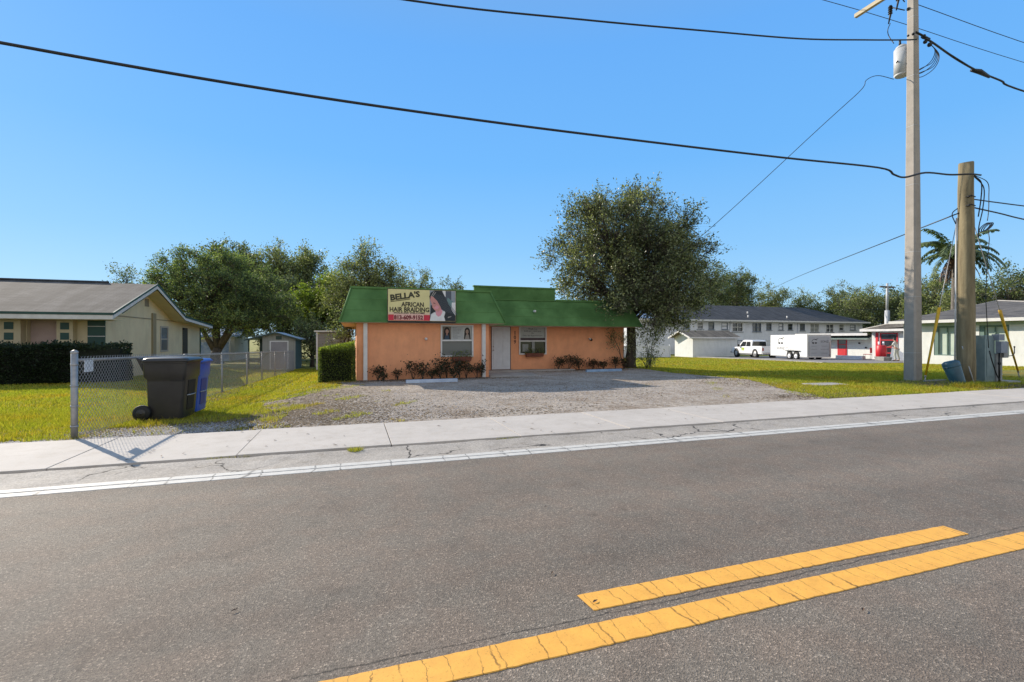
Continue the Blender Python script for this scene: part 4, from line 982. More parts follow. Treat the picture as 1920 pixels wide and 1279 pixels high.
# ================================================================== BINS
def bin_(name, label, loc, rz, W, D, H, mats, grp):
    t = thing(name, label, 'bin', loc, rz, grp)
    # local: +X is the front of the bin, wheels at -X. tapered body
    body = MB(); ns = 7
    # rounded-rect rings
    def ring(x0, x1, hw, z, r=.06):
        P = []
        for cx, cy, a0 in ((x1 - r, hw - r, 0), (x0 + r, hw - r, 90), (x0 + r, -hw + r, 180), (x1 - r, -hw + r, 270)):
            for k in range(5):
                a = R(a0 + 22.5 * k); P.append((cx + r * math.cos(a), cy + r * math.sin(a), z))
        return P
    rings = [ring(-D * .37, D * .36, W * .42, .02), ring(-D * .40, D * .38, W * .43, H * .10), ring(-D * .415, D * .44, W * .45, H * .60), ring(-D * .42, D * .445, W * .452, H * .64),
             ring(-D * .47, D * .475, W * .49, H * .69), ring(-D * .48, D * .485, W * .495, H * .90), ring(-D * .50, D * .50, W * .51, H * .905), ring(-D * .50, D * .50, W * .51, H * .93)]
    n = len(rings[0]); body.sm = True
    body.add([p for r_ in rings for p in r_], [(i * n + k, i * n + (k + 1) % n, (i + 1) * n + (k + 1) % n, (i + 1) * n + k) for i in range(len(rings) - 1) for k in range(n)] + [list(range(n))[::-1]])
    b = body.build('body', mats[0], t, world=False)
    b.modifiers.new('es', 'EDGE_SPLIT').split_angle = R(35)
    # lid: shallow domed slab overhanging, hinge at -X
    lid = MB(); lid.sm = True
    lr = [ring(-D * .50, D * .545, W * .525, H * .925, .07), ring(-D * .50, D * .55, W * .53, H * .95, .07), ring(-D * .47, D * .50, W * .47, H * .985, .08), ring(-D * .3, D * .3, W * .25, H * 1.0, .08)]
    lid.add([p for r_ in lr for p in r_], [(i * n + k, i * n + (k + 1) % n, (i + 1) * n + (k + 1) % n, (i + 1) * n + k) for i in range(3) for k in range(n)] + [list(range(3 * n, 4 * n)), list(range(n))[::-1]])
    lo = lid.build('lid', mats[0], t, world=False)
    h = MB(); h.tube([(-D * .50, -W * .38, H * .93), (-D * .62, -W * .38, H * .975), (-D * .62, W * .38, H * .975), (-D * .50, W * .38, H * .93)], .02, 8)
    for s in (-1, 1): h.add([(-D * .5, s * W * .38 - .015, H * .92), (-D * .64, s * W * .38 - .015, H * .98), (-D * .5, s * W * .38 - .015, H * .78), (-D * .5, s * W * .38 + .015, H * .92), (-D * .64, s * W * .38 + .015, H * .98), (-D * .5, s * W * .38 + .015, H * .78)],
        [(0, 1, 2), (5, 4, 3), (0, 3, 4, 1), (1, 4, 5, 2), (2, 5, 3, 0)])
    h.build('handle', mats[0], t, world=False)
    # front recess with lift bar, and moulded slot on the side
    g = MB(); g.prism([(D * .385, -W * .19, H * .14), (D * .385, W * .19, H * .14), (D * .438, W * .22, H * .62), (D * .438, -W * .22, H * .62)][::-1], (.012, 0, 0)); g.build('recess', M['tyre'] if mats[0] is M['black_plastic'] else mats[1], t, world=False)
    g = MB(); g.tube([(D * .425, -W * .25, H * .38), (D * .46, 0, H * .38), (D * .425, W * .25, H * .38)], .012, 8); g.build('lift_bar', M['steel'], t, world=False)
    g = MB()
    for s in (-1, 1): g.box(D * .12, D * .42, s * W * .447 - .006, s * W * .447 + .006, H * .615, H * .632)
    g.build('side_slot', M['tyre'], t, world=False)
    for s in (-1, 1):
        w_ = MB(); y0 = s * W * .42; y1 = s * W * .53
        w_.tube([(-D * .47, y0, .145), (-D * .47, y0 + s * .02, .145), (-D * .47, y1, .145), (-D * .47, y1 + s * .015, .145)], [.13, .145, .145, .125], 24)
        wo = w_.build('wheel', M['tyre'], t, world=False)
        w_ = MB(); w_.cyl((-D * .47, y1 + s * .012, .145), (-D * .47, y1 + s * .022, .145), .085, .07, n=16); w_.cyl((-D * .47, y1, .145), (-D * .47, y1 + s * .03, .145), .028, n=10); w_.build('hub', M['black_plastic'], wo, world=False)
    ax = MB(); ax.cyl((-D * .46, -W * .42, .135), (-D * .46, W * .42, .135), .014, n=8); ax.build('axle', M['steel'], t, world=False)
    return t
bin_('wheeled_bin', 'large dark grey wheeled rubbish bin standing beside the chain link fence', (-3.27, 10.62, .0), R(-6), .70, .74, 1.16, (M['black_plastic'], M['tyre']), 'wheeled bins by the fence')
bin_('wheeled_bin', 'blue recycling bin standing half hidden behind the dark rubbish bin', (-3.27, 11.44, .0), R(-4), .66, .70, 1.10, (M['blue_plastic'], flat('deep_blue', (.012, .04, .26), .4)), 'wheeled bins by the fence')

# ================================================================== LEFT HOUSE
hs = thing('cream_house', 'single storey cream house with grey shingle gable roof and dark green shutters on the left', 'house', (-16, 28, 0))
HX0, HX1, HY0, HY1 = -28, -9.1, 22.3, 34.2
m = MB()
wall_open(m, HX0, HX1, HY0, -.4, 2.45, .2, [(-11.45, -10.42, -.4, 2.2)])
# gable wall with its sloped top
prof = [(HY0 + .2, -.8), (HY0 + .2, 2.5), (25.6, 3.8), (29.4, 2.5), (HY1, 2.28), (HY1, -.8)]
m.prism([(HX1 - .2, y, z) for y, z in prof], (.2, 0, 0))
m.box(HX0, HX1 - .2, HY1 - .2, HY1, -.8, 2.2)
m.build('wall', M['cream_wall'], hs)
m = MB(); m.box(-11.6, -10.3, HY0 + .21, HY0 + .3, -.4, 2.4); m.build('porch_wall', basic('pink_door', (.55, .42, .38), (.48, .36, .33), 3), hs)
rf = MB()
rx0, rx1 = -28.5, -8.5
pr = [(21.4, 2.45), (25.6, 3.98), (29.4, 2.68), (34.5, 2.36)]
for (a, b) in zip(pr, pr[1:]):
    rf.add([(rx0, a[0], a[1]), (rx1, a[0], a[1]), (rx1, b[0], b[1]), (rx0, b[0], b[1]), (rx0, a[0], a[1] - .08), (rx1, a[0], a[1] - .08), (rx1, b[0], b[1] - .08), (rx0, b[0], b[1] - .08)],
           [(0, 1, 2, 3), (7, 6, 5, 4), (0, 4, 5, 1), (1, 5, 6, 2), (2, 6, 7, 3), (3, 7, 4, 0)])
roof = rf.build('roof', M['shingle_grey'], hs)
m = MB(); m.tube([(rx0, 25.6, 4.0), (-10.3, 25.6, 4.0)], .06, 6); m.build('ridge_cap', M['shingle_dark'], roof)
m = MB()  # white fascia and rake boards
m.box(rx0, rx1 + .03, 21.35, 21.39, 2.22, 2.38)
for (a, b) in zip(pr, pr[1:]):
    m.hexa([(rx1, a[0], a[1] - .20), (rx1 + .03, a[0], a[1] - .20), (rx1 + .03, b[0], b[1] - .20), (rx1, b[0], b[1] - .20)], [(rx1, a[0], a[1] - .06), (rx1 + .03, a[0], a[1] - .06), (rx1 + .03, b[0], b[1] - .06), (rx1, b[0], b[1] - .06)])
m.build('fascia', M['white_trim'], hs)
m = MB(); m.box(rx0, rx1 + .05, 21.33, 21.38, 2.385, 2.47)
for (a, b) in zip(pr, pr[1:]):
    m.hexa([(rx1 + .0, a[0], a[1] - .055), (rx1 + .05, a[0], a[1] - .055), (rx1 + .05, b[0], b[1] - .055), (rx1, b[0], b[1] - .055)], [(rx1, a[0], a[1] + .03), (rx1 + .05, a[0], a[1] + .03), (rx1 + .05, b[0], b[1] + .03), (rx1, b[0], b[1] + .03)])
m.build('drip_edge', M['dark_green'], hs)
m = MB(); m.box(rx0, rx1, 21.42, 22.3, 2.2, 2.23)
m.add([(HX1, 22.3, 2.49), (rx1, 22.3, 2.49), (rx1, 25.6, 3.72), (HX1, 25.6, 3.72)], [(0, 1, 2, 3)]); m.add([(HX1, 25.6, 3.72), (rx1, 25.6, 3.72), (rx1, 29.4, 2.46), (HX1, 29.4, 2.46)], [(0, 1, 2, 3)]); m.add([(HX1, 29.4, 2.46), (rx1, 29.4, 2.46), (rx1, 34.3, 2.18), (HX1, 34.3, 2.18)], [(0, 1, 2, 3)])
m.build('soffit', M['cream_wall'], hs)
# pilasters with three dark green squares
for (a, b) in ((-12.15, -11.48), (-10.44, -9.95), (-13.9, -13.3)):
    m = MB(); m.box(a, b, HY0 - .3, HY0 - .002, -.4, 2.2); p_ = m.build('pilaster', flat('pilaster_cream', (.55, .47, .30)), hs)
    c = (a + b) / 2; m = MB()
    for z in (1.98, 1.60, 1.22, .84): m.box(c - .13, c + .13, HY0 - .315, HY0 - .301, z - .13, z + .13)
    m.build('green_tile', M['dark_green'], p_)
m = MB(); m.box(-9.62, -9.07, HY0 - .04, HY0 + .0, .6, 2.27); wn = m.build('shutter', M['dark_green'], hs)
m = MB()
for z in (1.17, 1.60, 1.98): m.box(-9.62, -9.07, HY0 - .06, HY0 - .041, z - .012, z + .012)
m.build('shutter_bar', M['white_trim'], wn)
m = MB(); m.box(HX1, HX1 + .012, 26.0, 26.45, 3.0, 3.36); m.build('gable_vent', basic('vent_grey', (.25, .22, .16)), hs)
m = MB(); m.box(HX1, HX1 + .07, 26.75, 27.15, -.4, 2.72); m.build('pilaster', flat('pipe_tan', (.30, .25, .15)), hs)
m = MB(); m.box(HX1, HX1 + .02, 22.6, 33.9, 2.42, 2.46); m.build('ledge', flat('ledge_tan', (.26, .22, .14)), hs)
wn = MB(); wn.box(HX1, HX1 + .03, 27.8, 27.9, .85, 2.14); wn.box(HX1, HX1 + .03, 28.75, 28.85, .85, 2.14); wn.box(HX1, HX1 + .03, 27.9, 28.75, 2.06, 2.14); wn.box(HX1, HX1 + .03, 27.9, 28.75, .85, .93); wn.box(HX1, HX1 + .025, 27.9, 28.75, 1.46, 1.52)
wo = wn.build('window', flat('window_tan', (.42, .38, .32)), hs)
m = MB(); m.box(HX1, HX1 + .008, 27.9, 28.75, .93, 2.06); m.build('pane', M['glass_grey'], wo)
m = MB(); m.box(HX1, HX1 + .03, 31.05, 31.85, -.6, 2.12); do = m.build('door', flat('dark_door', (.05, .045, .035)), hs)
m = MB(); m.box(HX1 + .031, HX1 + .1, 31.0, 31.3, 2.02, 2.1); m.build('door_lamp', M['ink'], hs)
m = MB(); m.box(HX1 + .001, HX1 + .05, HY1 - .02, HY1 + .06, -.6, 2.2); m.build('corner_board', M['dark_green'], hs)
m = MB(); m.cyl((HX1 + .1, 27.5, -.6), (HX1 + .1, 27.5, .55), .12, n=10); m.build('utility_box', M['cabinet_grey'], hs)

# ================================================================== SHEDS AND HOUSES BEHIND
gy = 33.6; gz0 = gh(-4.5, gy)
t = thing('garden_shed', 'cream and dark green garden shed with a roller door and open lean-to', 'shed', (-4.6, gy, gz0))
m = MB(); m.prism([(-5.50, gy, gz0 - .1), (-3.58, gy, gz0 - .1), (-3.58, gy, 1.50), (-4.75, gy, 1.86), (-5.50, gy, 1.66)], (0, .12, 0)); m.build('wall', M['shed_cream'], t)
m = MB(); m.box(-3.7, -3.58, gy + .12, gy + 4, gz0 - .1, 1.5); m.box(-5.5, -5.4, gy + .12, gy + 4, gz0 - .1, 1.5); m.box(-6.3, -3.7, gy + 3.9, gy + 4, gz0 - .1, 1.5); m.box(-6.32, -6.24, gy, gy + .08, gz0, 1.5); m.build('wall', M['shed_green'], t)
m = MB()
for a, b in (((-6.5, 1.42), (-4.75, 1.90)), ((-4.75, 1.90), (-3.3, 1.46))):
    m.hexa([(a[0], gy - .2, a[1]), (b[0], gy - .2, b[1]), (b[0], gy + 4.2, b[1]), (a[0], gy + 4.2, a[1])], [(a[0], gy - .2, a[1] + .05), (b[0], gy - .2, b[1] + .05), (b[0], gy + 4.2, b[1] + .05), (a[0], gy + 4.2, a[1] + .05)])
m.build('roof', M['metal_roof'], t)
m = MB()
for a, b in (((-6.5, 1.42), (-4.75, 1.90)), ((-4.75, 1.90), (-3.3, 1.46))):
    m.hexa([(a[0], gy - .23, a[1] - .05), (b[0], gy - .23, b[1] - .05), (b[0], gy - .202, b[1] - .05), (a[0], gy - .202, a[1] - .05)], [(a[0], gy - .23, a[1] + .04), (b[0], gy - .23, b[1] + .04), (b[0], gy - .202, b[1] + .04), (a[0], gy - .202, a[1] + .04)])
m.build('fascia', M['shed_green'], t)
m = MB(); m.box(-5.0, -4.06, gy - .02, gy, gz0 + .05, 1.32); dd = m.build('roller_door', basic('door_mauve', (.34, .33, .36), (.28, .27, .3), 2), t)
m = MB(); frame(m, -5.08, -3.98, gy - .035, gy - .021, gz0, 1.38, .07); m.build('door_frame', M['vinyl'], dd)
m = MB(); m.box(-4.72, -4.38, gy - .02, gy, 1.46, 1.68); m.build('vent', M['shed_green'], t)
# junk leaning in the lean-to
m = MB(); m.box(-.02, .02, -.02, .02, 0, 1.6); o = m.build('plank', M['pole_wood'], None); o.location = (-6.05, gy - .1, gz0); o.rotation_euler = (0, R(38), 0)
tag(o, 'weathered plank leaning in the open side of the garden shed', 'plank')
t = thing('storage_shed', 'narrow beige sided storage shed with white corner trim left of the salon', 'shed', (-1.4, 32, -.45))
m = MB(); m.box(-2.15, -.15, 31.6, 34, -.45, 1.90); m.build('wall', M['beige_siding'], t)
m = MB(); m.box(-2.19, -2.10, 31.56, 31.6, -.45, 1.92); m.box(-.55, -.47, 31.56, 31.6, -.1, 1.4); m.build('trim', M['vinyl'], t)
m = MB(); m.box(-2.3, 0, 31.45, 34.1, 1.925, 2.02); m.build('roof', M['white_trim'], t)
t = thing('tarp_covered_house', 'low white house with a blue tarp over its roof behind the rounded oak', 'house', (-15, 52, -.6))
m = MB(); m.box(-21, -10.5, 50, 56, -.7, 1.9); m.build('wall', M['bright_wall'], t)
m = MB(); m.prism([(-16.4, 49.4, 1.7), (-9.9, 49.4, 1.7), (-9.9, 53, 3.0), (-16.4, 53, 3.0)], (0, .1, .15)); m.prism([(-16.4, 53, 3.0), (-9.9, 53, 3.0), (-9.9, 56.5, 1.7), (-16.4, 56.5, 1.7)], (0, .1, .15)); m.build('tarp_roof', M['tarp'], t)
m = MB(); m.prism([(-21.5, 49.4, 1.7), (-16.41, 49.4, 1.7), (-16.41, 53, 3.0), (-21.5, 53, 3.0)], (0, .1, .15)); m.build('roof', M['shingle_grey'], t)
m = MB(); m.box(-18.3, -17.6, 49.95, 49.99, .4, 1.2); m.build('window', M['glass'], t)
m = MB(); m.box(-16.6, -14.2, 49.94, 49.99, -.6, 1.6); m.build('porch_shade', M['dark'], t)  # flat near-black panel paints the shade of a porch opening on the wall
m = MB(); m.box(-13.4, -10.8, 49.2, 49.23, -.5, 1.2); m.build('tarp_sheet', M['tarp'], t)
for x in (-13.5, -10.7):
    m = MB(); m.cyl((x, 49.2, -.6), (x, 49.2, 1.7), .05, n=8); m.build('post', M['white_trim'], t)

# ================================================================== MOTEL
mt = thing('two_storey_motel', 'long white two storey motel block with dark hip roof behind the parked truck', 'building', (58, 58, -.6))
WN = [(43.4,44.3,2.87,3.83), (45.6,46.6,2.88,3.85), (47.5,48.5,2.82,3.87), (49.8,50.9,2.83,3.82), (51.7,53.6,2.54,3.84), (55.4,57.0,2.55,3.80), (58.0,59.0,2.80,3.83), (60.4,61.3,2.82,3.86), (62.2,63.1,2.83,3.79), (64.6,65.6,2.76,3.82), (66.7,68.5,2.53,3.84), (70.0,71.6,2.54,3.79), (72.8,73.8,2.81,3.82), (75.2,76.4,2.91,3.76)]
LOW = [(37.6, 39.4, -.1, 1.3), (49.6, 51.2, -.1, 1.3), (52.6, 54.2, .0, 1.3), (57.5, 59, .0, 1.3), (62, 64, 0, 1.3)]
m = MB(); wall_open(m, 34.5, 78, 54.6, -.7, 4.1, .25, [(a, b, c, d) for a, b, c, d in WN])
m.box(34.5, 34.75, 54.85, 66, -.7, 4.1); m.box(77.75, 78, 54.85, 66, -.7, 4.1)
m.build('wall', M['white_wall'], mt)
ri = random.Random(3)
def win_parts(a, b, c, d, y, par, two=False):
    m = MB(); frame(m, a, b, y - .02, y + .1, c, d, .07, (c + d) / 2)
    if two: m.box((a + b) / 2 - .04, (a + b) / 2 + .04, y - .014, y + .1, c + .07, d - .07)
    wo = m.build('window', basic('frame_grey_blue', (.16, .19, .24), (.12, .15, .19), 3) if ri.random() < .6 else M['white_trim'], par)
    m = MB(); m.box(a + .07, b - .07, y + .11, y + .12, c + .07, d - .07); m.build('pane', M['glass'] if ri.random() < .6 else M['glass_grey'], wo)
    m = MB(); m.box(a - .1, b + .1, y - .1, y - .021, c - .1, c - .0); m.build('sill', M['meter_grey'], wo)
    k = ri.random()
    if k < .6:
        m = MB(); m.box(a + .1, b - .1, y + .08, y + .105, c + (d - c) * (.5 if k < .3 else .07), d - .08); m.build('blind', M['curtain'] if k < .4 else M['vinyl'], wo)
for (a, b, c, d) in WN: win_parts(a, b, c, d, 54.6, mt, b - a > 1.5)
for (a, b, c, d) in LOW: win_parts(a, b, c, d, 54.55, mt, True)
m = MB()
E_ = [(33.9, 53.9), (78.7, 53.9), (78.7, 66.5), (33.9, 66.5)]; Rg = [(40.5, 60.2), (72, 60.2)]; ze, zr = 4.18, 6.75
e = [(x, y, ze) for x, y in E_]; r_ = [(x, y, zr) for x, y in Rg]
m.add(e + r_, [(0, 1, 5, 4), (1, 2, 5), (2, 3, 4, 5), (3, 0, 4)]); m.add([(x, y, ze - .05) for x, y in E_], [(3, 2, 1, 0)])
rf = m.build('roof', M['shingle_dark'], mt)
m = MB(); P = [(34.6, 54.1), (40.5, 54.1), (43.8, 54.05), (41.5, 56.2), (38.2, 57.4), (36.2, 55.6)]
m.poly([(x, y, ze + (y - 53.9) / 6.3 * (zr - ze) + .03) for x, y in P]); m.build('pale_roof_patch', M['metal_roof'], rf)
m = MB()
for x, y in ((43, 55.2), (55, 55), (56.5, 56.6), (62.5, 55.0)):
    z = ze + (y - 53.9) / 6.3 * (zr - ze); m.cyl((x, y, z - .05), (x, y, z + .35), .1, n=8)
m.build('vent_pipe', M['white_trim'], rf)
m = MB(); m.box(33.85, 78.75, 53.82, 53.88, 3.98, 4.2); m.box(33.85, 33.9, 53.88, 66.5, 3.98, 4.2); m.build('gutter_board', M['white_trim'], mt)
m = MB()
for x in (51.3, 64.1): m.cyl((x, 54.5, -.6), (x, 54.5, 4.0), .06, n=8)
m.build('downpipe', M['white_wall'], mt)
# garage
t = thing('small_garage', 'small white garage with tan gable roof in front of the white motel', 'garage', (40, 46, -.6))
a0, a1, b0, b1 = 36.8, 43.2, 44.8, 48.0; mid = (b0 + b1) / 2
m = MB(); m.prism([(a0, b0, -.65), (a0, b0, 1.72), (a0, mid, 2.3), (a0, b1, 1.72), (a0, b1, -.65)], (.12, 0, 0)); m.box(a0 + .12, a1, b0, b0 + .12, -.65, 1.72); m.box(a0 + .12, a1, b1 - .12, b1, -.65, 1.72); m.box(a1 - .12, a1, b0 + .12, b1 - .12, -.65, 1.72)
m.build('wall', M['bright_wall'], t)
m = MB()
for ya, yb in ((b0 - .35, mid), (b1 + .35, mid)):
    za, zb = 1.62, 2.42
    m.hexa([(a0 - .7, ya, za), (a1 + .2, ya, za), (a1 + .2, yb, zb), (a0 - .7, yb, zb)], [(a0 - .7, ya, za + .08), (a1 + .2, ya, za + .08), (a1 + .2, yb, zb + .08), (a0 - .7, yb, zb + .08)])
m.build('roof', M['shingle_brown'], t)
m = MB()
for ya, yb in ((b0 - .35, mid), (b1 + .35, mid)):
    za, zb = 1.60, 2.40
    m.hexa([(a0 - .74, ya, za - .1), (a0 - .701, ya, za - .1), (a0 - .701, yb, zb - .1), (a0 - .74, yb, zb - .1)], [(a0 - .74, ya, za + .1), (a0 - .701, ya, za + .1), (a0 - .701, yb, zb + .1), (a0 - .74, yb, zb + .1)])
m.box(a0 - .7, a1 + .2, b0 - .39, b0 - .352, 1.55, 1.70)
m.build('fascia', M['white_trim'], t)
# vinyl fence
t = thing('vinyl_fence', 'white vinyl privacy fence left of the small garage', 'fence', (32, 45.5, -.6))
for i, (xa, xb) in enumerate(((26.5, 29), (29, 31.5), (31.5, 34.2))):
    m = MB(); n = 12
    for k in range(n):
        u = xa + .1 + (xb - xa - .15) * k / n; m.box(u, u + (xb - xa - .15) / n - .012, 45.5, 45.53, -.6, .72)
    m.box(xa + .05, xb - .02, 45.48, 45.499, .66, .74); m.build('fence_panel', M['vinyl'], t)
    m = MB(); m.box(xb - .07, xb + .05, 45.44, 45.56, -.6, .85); m.build('post', M['vinyl'], t)
# ================================================================== VEHICLES
def wheel(par, x, y, r, w_, rim=M['rim'], name='wheel'):
    m = MB(); m.tube([(x, y - w_ / 2, r), (x, y - w_ / 2 + .03, r), (x, y + w_ / 2 - .03, r), (x, y + w_ / 2, r)], [r * .9, r, r, r * .9], 22); o = m.build(name, M['tyre'], par, world=False)
    s = 1 if y > 0 else -1; y1 = y + s * (w_ / 2 + .004)
    m = MB(); m.cyl((x, y1 - s * .02, r), (x, y1, r), r * .62, r * .58, 18)
    for k in range(6):
        a = k * 1.047; m.cyl((x + math.cos(a) * r * .38, y1, r + math.sin(a) * r * .38), (x + math.cos(a) * r * .38, y1 + s * .006, r + math.sin(a) * r * .38), r * .09, n=8)
    m.cyl((x, y1, r), (x, y1 + s * .03, r), r * .16, n=10)
    m.build('rim', rim, o, world=False)
def loft(m, secs):
    """secs: list of (x, [(y,z)...]) closed loops with equal counts"""
    n = len(secs[0][1]); vs = [(x, y, z) for x, L in secs for y, z in L]
    m.add(vs, [(i * n + k, i * n + (k + 1) % n, (i + 1) * n + (k + 1) % n, (i + 1) * n + k) for i in range(len(secs) - 1) for k in range(n)] + [list(range(n))[::-1], list(range((len(secs) - 1) * n, len(secs) * n))])
# pickup: local +X forward, origin under rear bumper centre
tz = gh(40, 38)
tk = thing('pickup_truck', 'white crew cab pickup truck parked facing away in front of the motel', 'truck', (40.3, 37.3, -.50), R(90 - 14))
L_, W_ = 6.0, 1.96
def sec(x, hw, z0, zb, zt, hwt):
    return (x, [(-hw, z0), (hw, z0), (hw + .02, (z0 + zb) / 2), (hw, zb), (hwt, zt), (-hwt, zt), (-hw, zb), (-hw - .02, (z0 + zb) / 2)])
m = MB(); m.sm = False
loft(m, [sec(.08, .94, .50, 1.06, 1.12, .90), sec(.15, .97, .44, 1.08, 1.16, .92), sec(4.1, .98, .44, 1.10, 1.18, .93), sec(5.3, .96, .44, 1.02, 1.10, .86), sec(5.9, .90, .46, .92, 1.00, .78), sec(6.0, .84, .50, .84, .90, .70)])
body = m.build('body', M['car_white'], tk, world=False, bevel=.03)
m = MB()
loft(m, [(2.05, [(-.88, 1.12), (.88, 1.12), (.76, 1.76), (-.76, 1.76)]), (2.25, [(-.88, 1.14), (.88, 1.14), (.75, 1.87), (-.75, 1.87)]), (3.55, [(-.88, 1.14), (.88, 1.14), (.73, 1.90), (-.73, 1.90)]), (3.95, [(-.88, 1.14), (.88, 1.14), (.70, 1.82), (-.70, 1.82)]), (4.75, [(-.86, 1.10), (.86, 1.10), (.80, 1.14), (-.80, 1.14)])])
m.build('cab', M['car_white'], tk, world=False, bevel=.03)
def side_win(x0, x1, x0t, x1t, s):
    def P(x, z): return (x, s * (.892 - (z - 1.14) / .70 * .135), z)
    q = [P(x0, 1.20), P(x1, 1.20), P(x1t, 1.70), P(x0t, 1.70)]; return q if s < 0 else q[::-1]
for s in (-1, 1):
    for a in ((2.22, 3.05, 2.36, 3.05), (3.15, 4.25, 3.15, 3.8)):
        m = MB(); m.poly(side_win(*a, s)); m.build('side_window', M['car_glass'], tk, world=False)
m = MB(); m.poly([(2.03, -.78, 1.22), (2.03, .78, 1.22), (2.035, .70, 1.70), (2.035, -.70, 1.70)][::-1]); m.build('rear_window', M['car_glass'], tk, world=False)
m = MB(); m.poly([(4.74, -.76, 1.17), (4.74, .76, 1.17), (4.03, .64, 1.79), (4.03, -.64, 1.79)]); m.build('windscreen', M['car_glass'], tk, world=False)
for s in (-1, 1):
    m = MB(); m.box(.05, .16, s * .86 - .07, s * .86 + .07, .78, 1.08); m.build('tail_light', M['tail_red'], tk, world=False)
    m = MB(); m.box(5.86, 6.0, s * .66 - .12, s * .66 + .12, .72, .86); m.build('headlight', M['glass_grey'], tk, world=False)
    m = MB(); m.box(4.0, 4.12, s * 1.02, s * 1.24, 1.14, 1.42); m.build('wing_mirror', M['ink'], tk, world=False)
m = MB(); m.box(.2, 1.98, -.82, .82, 1.165, 1.19); m.build('bed_liner', M['ink'], tk, world=False)
m = MB(); m.box(.1, 2.0, -.97, -.86, 1.12, 1.26); m.box(.1, 2.0, .86, .97, 1.12, 1.26); m.box(.08, .16, -.86, .86, 1.12, 1.26); m.build('bed_rail', M['car_white'], tk, world=False)
m = MB(); m.box(-.08, .1, -.95, .95, .42, .60); m.build('rear_bumper', M['rim'], tk, world=False, bevel=.02)
m = MB(); m.box(5.98, 6.12, -.92, .92, .42, .62); m.build('front_bumper', M['rim'], tk, world=False, bevel=.02)
m = MB(); m.box(.068, .079, -.74, .74, .64, 1.04); m.build('tailgate', M['car_white'], tk, world=False)
m = MB(); m.box(3.2, 3.75, .985, .997, .72, 1.06); m.build('door_decal', [flat('decal_green', (.35, .45, .05))], tk, world=False)
m = MB()
for x in (1.25, 4.75):
    for s in (-1, 1): m.cyl((x, s * .92, .46), (x, s * .995, .46), .51, n=22)
m.build('wheel_arch', M['ink'], tk, world=False)
for x in (1.25, 4.75):
    for s in (-1, 1): wheel(tk, x, s * .88, .43, .28)
m = MB(); m.box(1.8, 4.2, -1.0, 1.0, .33, .38); m.build('running_board', M['rim'], tk, world=False)
# trailer, +X forward
tr = thing('cargo_trailer', 'white enclosed cargo trailer with black logo hitched behind the pickup', 'trailer', (38.25, 30.47, -.38), R(90 - 12))
Lt, Wt = 4.9, 2.15
m = MB(); m.box(0, Lt, -Wt / 2, Wt / 2, .30, 2.24); m.build('body', M['trailer_white'], tr, world=False, bevel=.04)
m = MB(); frame_pts = []
for s in (-1, 1):
    m.box(-.02, .03, s * Wt / 2 - .04, s * Wt / 2 + .04, .28, 2.26); m.box(0, Lt, s * (Wt / 2 + .004) - .012, s * (Wt / 2 + .004) + .012, .27, .34)
m.box(-.025, .03, -Wt / 2, Wt / 2, 2.17, 2.25); m.box(-.025, .03, -Wt / 2, Wt / 2, .26, .34)
m.build('edge_trim', M['rim'], tr, world=False)
m = MB(); m.box(-.02, -.004, -Wt / 2 + .08, Wt / 2 - .08, .38, 2.12); rd = m.build('rear_door', basic('rear_door_grey', (.40, .41, .43), (.36, .37, .39), 2, .5), tr, world=False)
for s in (-1,1):
    m = MB(); m.box(-.05, -.021, s * .96 - .03, s * .96 + .03, .4, 1.6); m.build('door_bar', M['steel'], rd, world=False)
m = MB()
for x in (1.35, 2.2): m.cyl((x, Wt / 2, .40), (x, Wt / 2 + .02, .40), .42, n=20)
m.box(.85, 2.7, Wt / 2, Wt / 2 + .16, .80, .84)
m.build('fender', M['ink'], tr, world=False)
for x in (1.35, 2.2):
    for s in (-1, 1): wheel(tr, x, s * (Wt / 2 - .02), .33, .2, M['vinyl'])
m = MB(); m.box(Lt, Lt + 1.1, -.05, .05, .36, .46); m.cyl((Lt + .8, 0, 0), (Lt + .8, 0, .7), .04, n=8); m.build('drawbar', M['ink'], tr, world=False)
def logo(par, face, cx, cz, s, y):
    """stylised helmet-like arc with two dark blobs, and the word under it"""
    def P(a, b, k):
        if face == 'side': return (cx - a * s, y + .002 * k, cz + b * s)
        return (y - .002 * k, -cx - a * s, cz + b * s)
    m = MB(); pts = []
    for i in range(14):
        t = R(200 - i * 13); pts.append((math.cos(t) * .42, math.sin(t) * .42 + .0))
    for i in range(13):
        a, b = pts[i], pts[i + 1]; k = .86
        m.poly([P(*a, 1), P(*b, 1), P(b[0] * k, b[1] * k, 1), P(a[0] * k, a[1] * k, 1)])
    m.poly([P(.0, .36, 1), (P(.62, .50, 1)), P(.5, .40, 1), P(.1, .28, 1)])
    for bx in (-.2, .22):
        q = []
        for i in range(10):
            t = i * .628; q.append(P(bx + .17 * math.cos(t), -.16 + .12 * math.sin(t), 1))
        m.poly(q)
    m.build('logo', M['ink'], par, world=False)
def loctext(body, size, par, face, cx, cz, y, width, mat=M['ink']):
    o = text(body, size, 0, 0, 0, mat, par, 'lettering', 'local', 'CENTER', width, ext=.001)
    co = np.empty(len(o.data.vertices) * 3); o.data.vertices.foreach_get('co', co); co = co.reshape(-1, 3)
    a = co[:, 1].copy(); z = co[:, 2] - 0
    # 'local' came out as (x=-depth, y=-textx, z=texty)
    tx = -a; out = np.empty_like(co)
    if face == 'side': out[:, 0] = cx - tx; out[:, 1] = y + .002; out[:, 2] = cz + z
    else: out[:, 0] = y - .002; out[:, 1] = -cx - tx; out[:, 2] = cz + z
    o.data.vertices.foreach_set('co', out.ravel()); o.data.update()
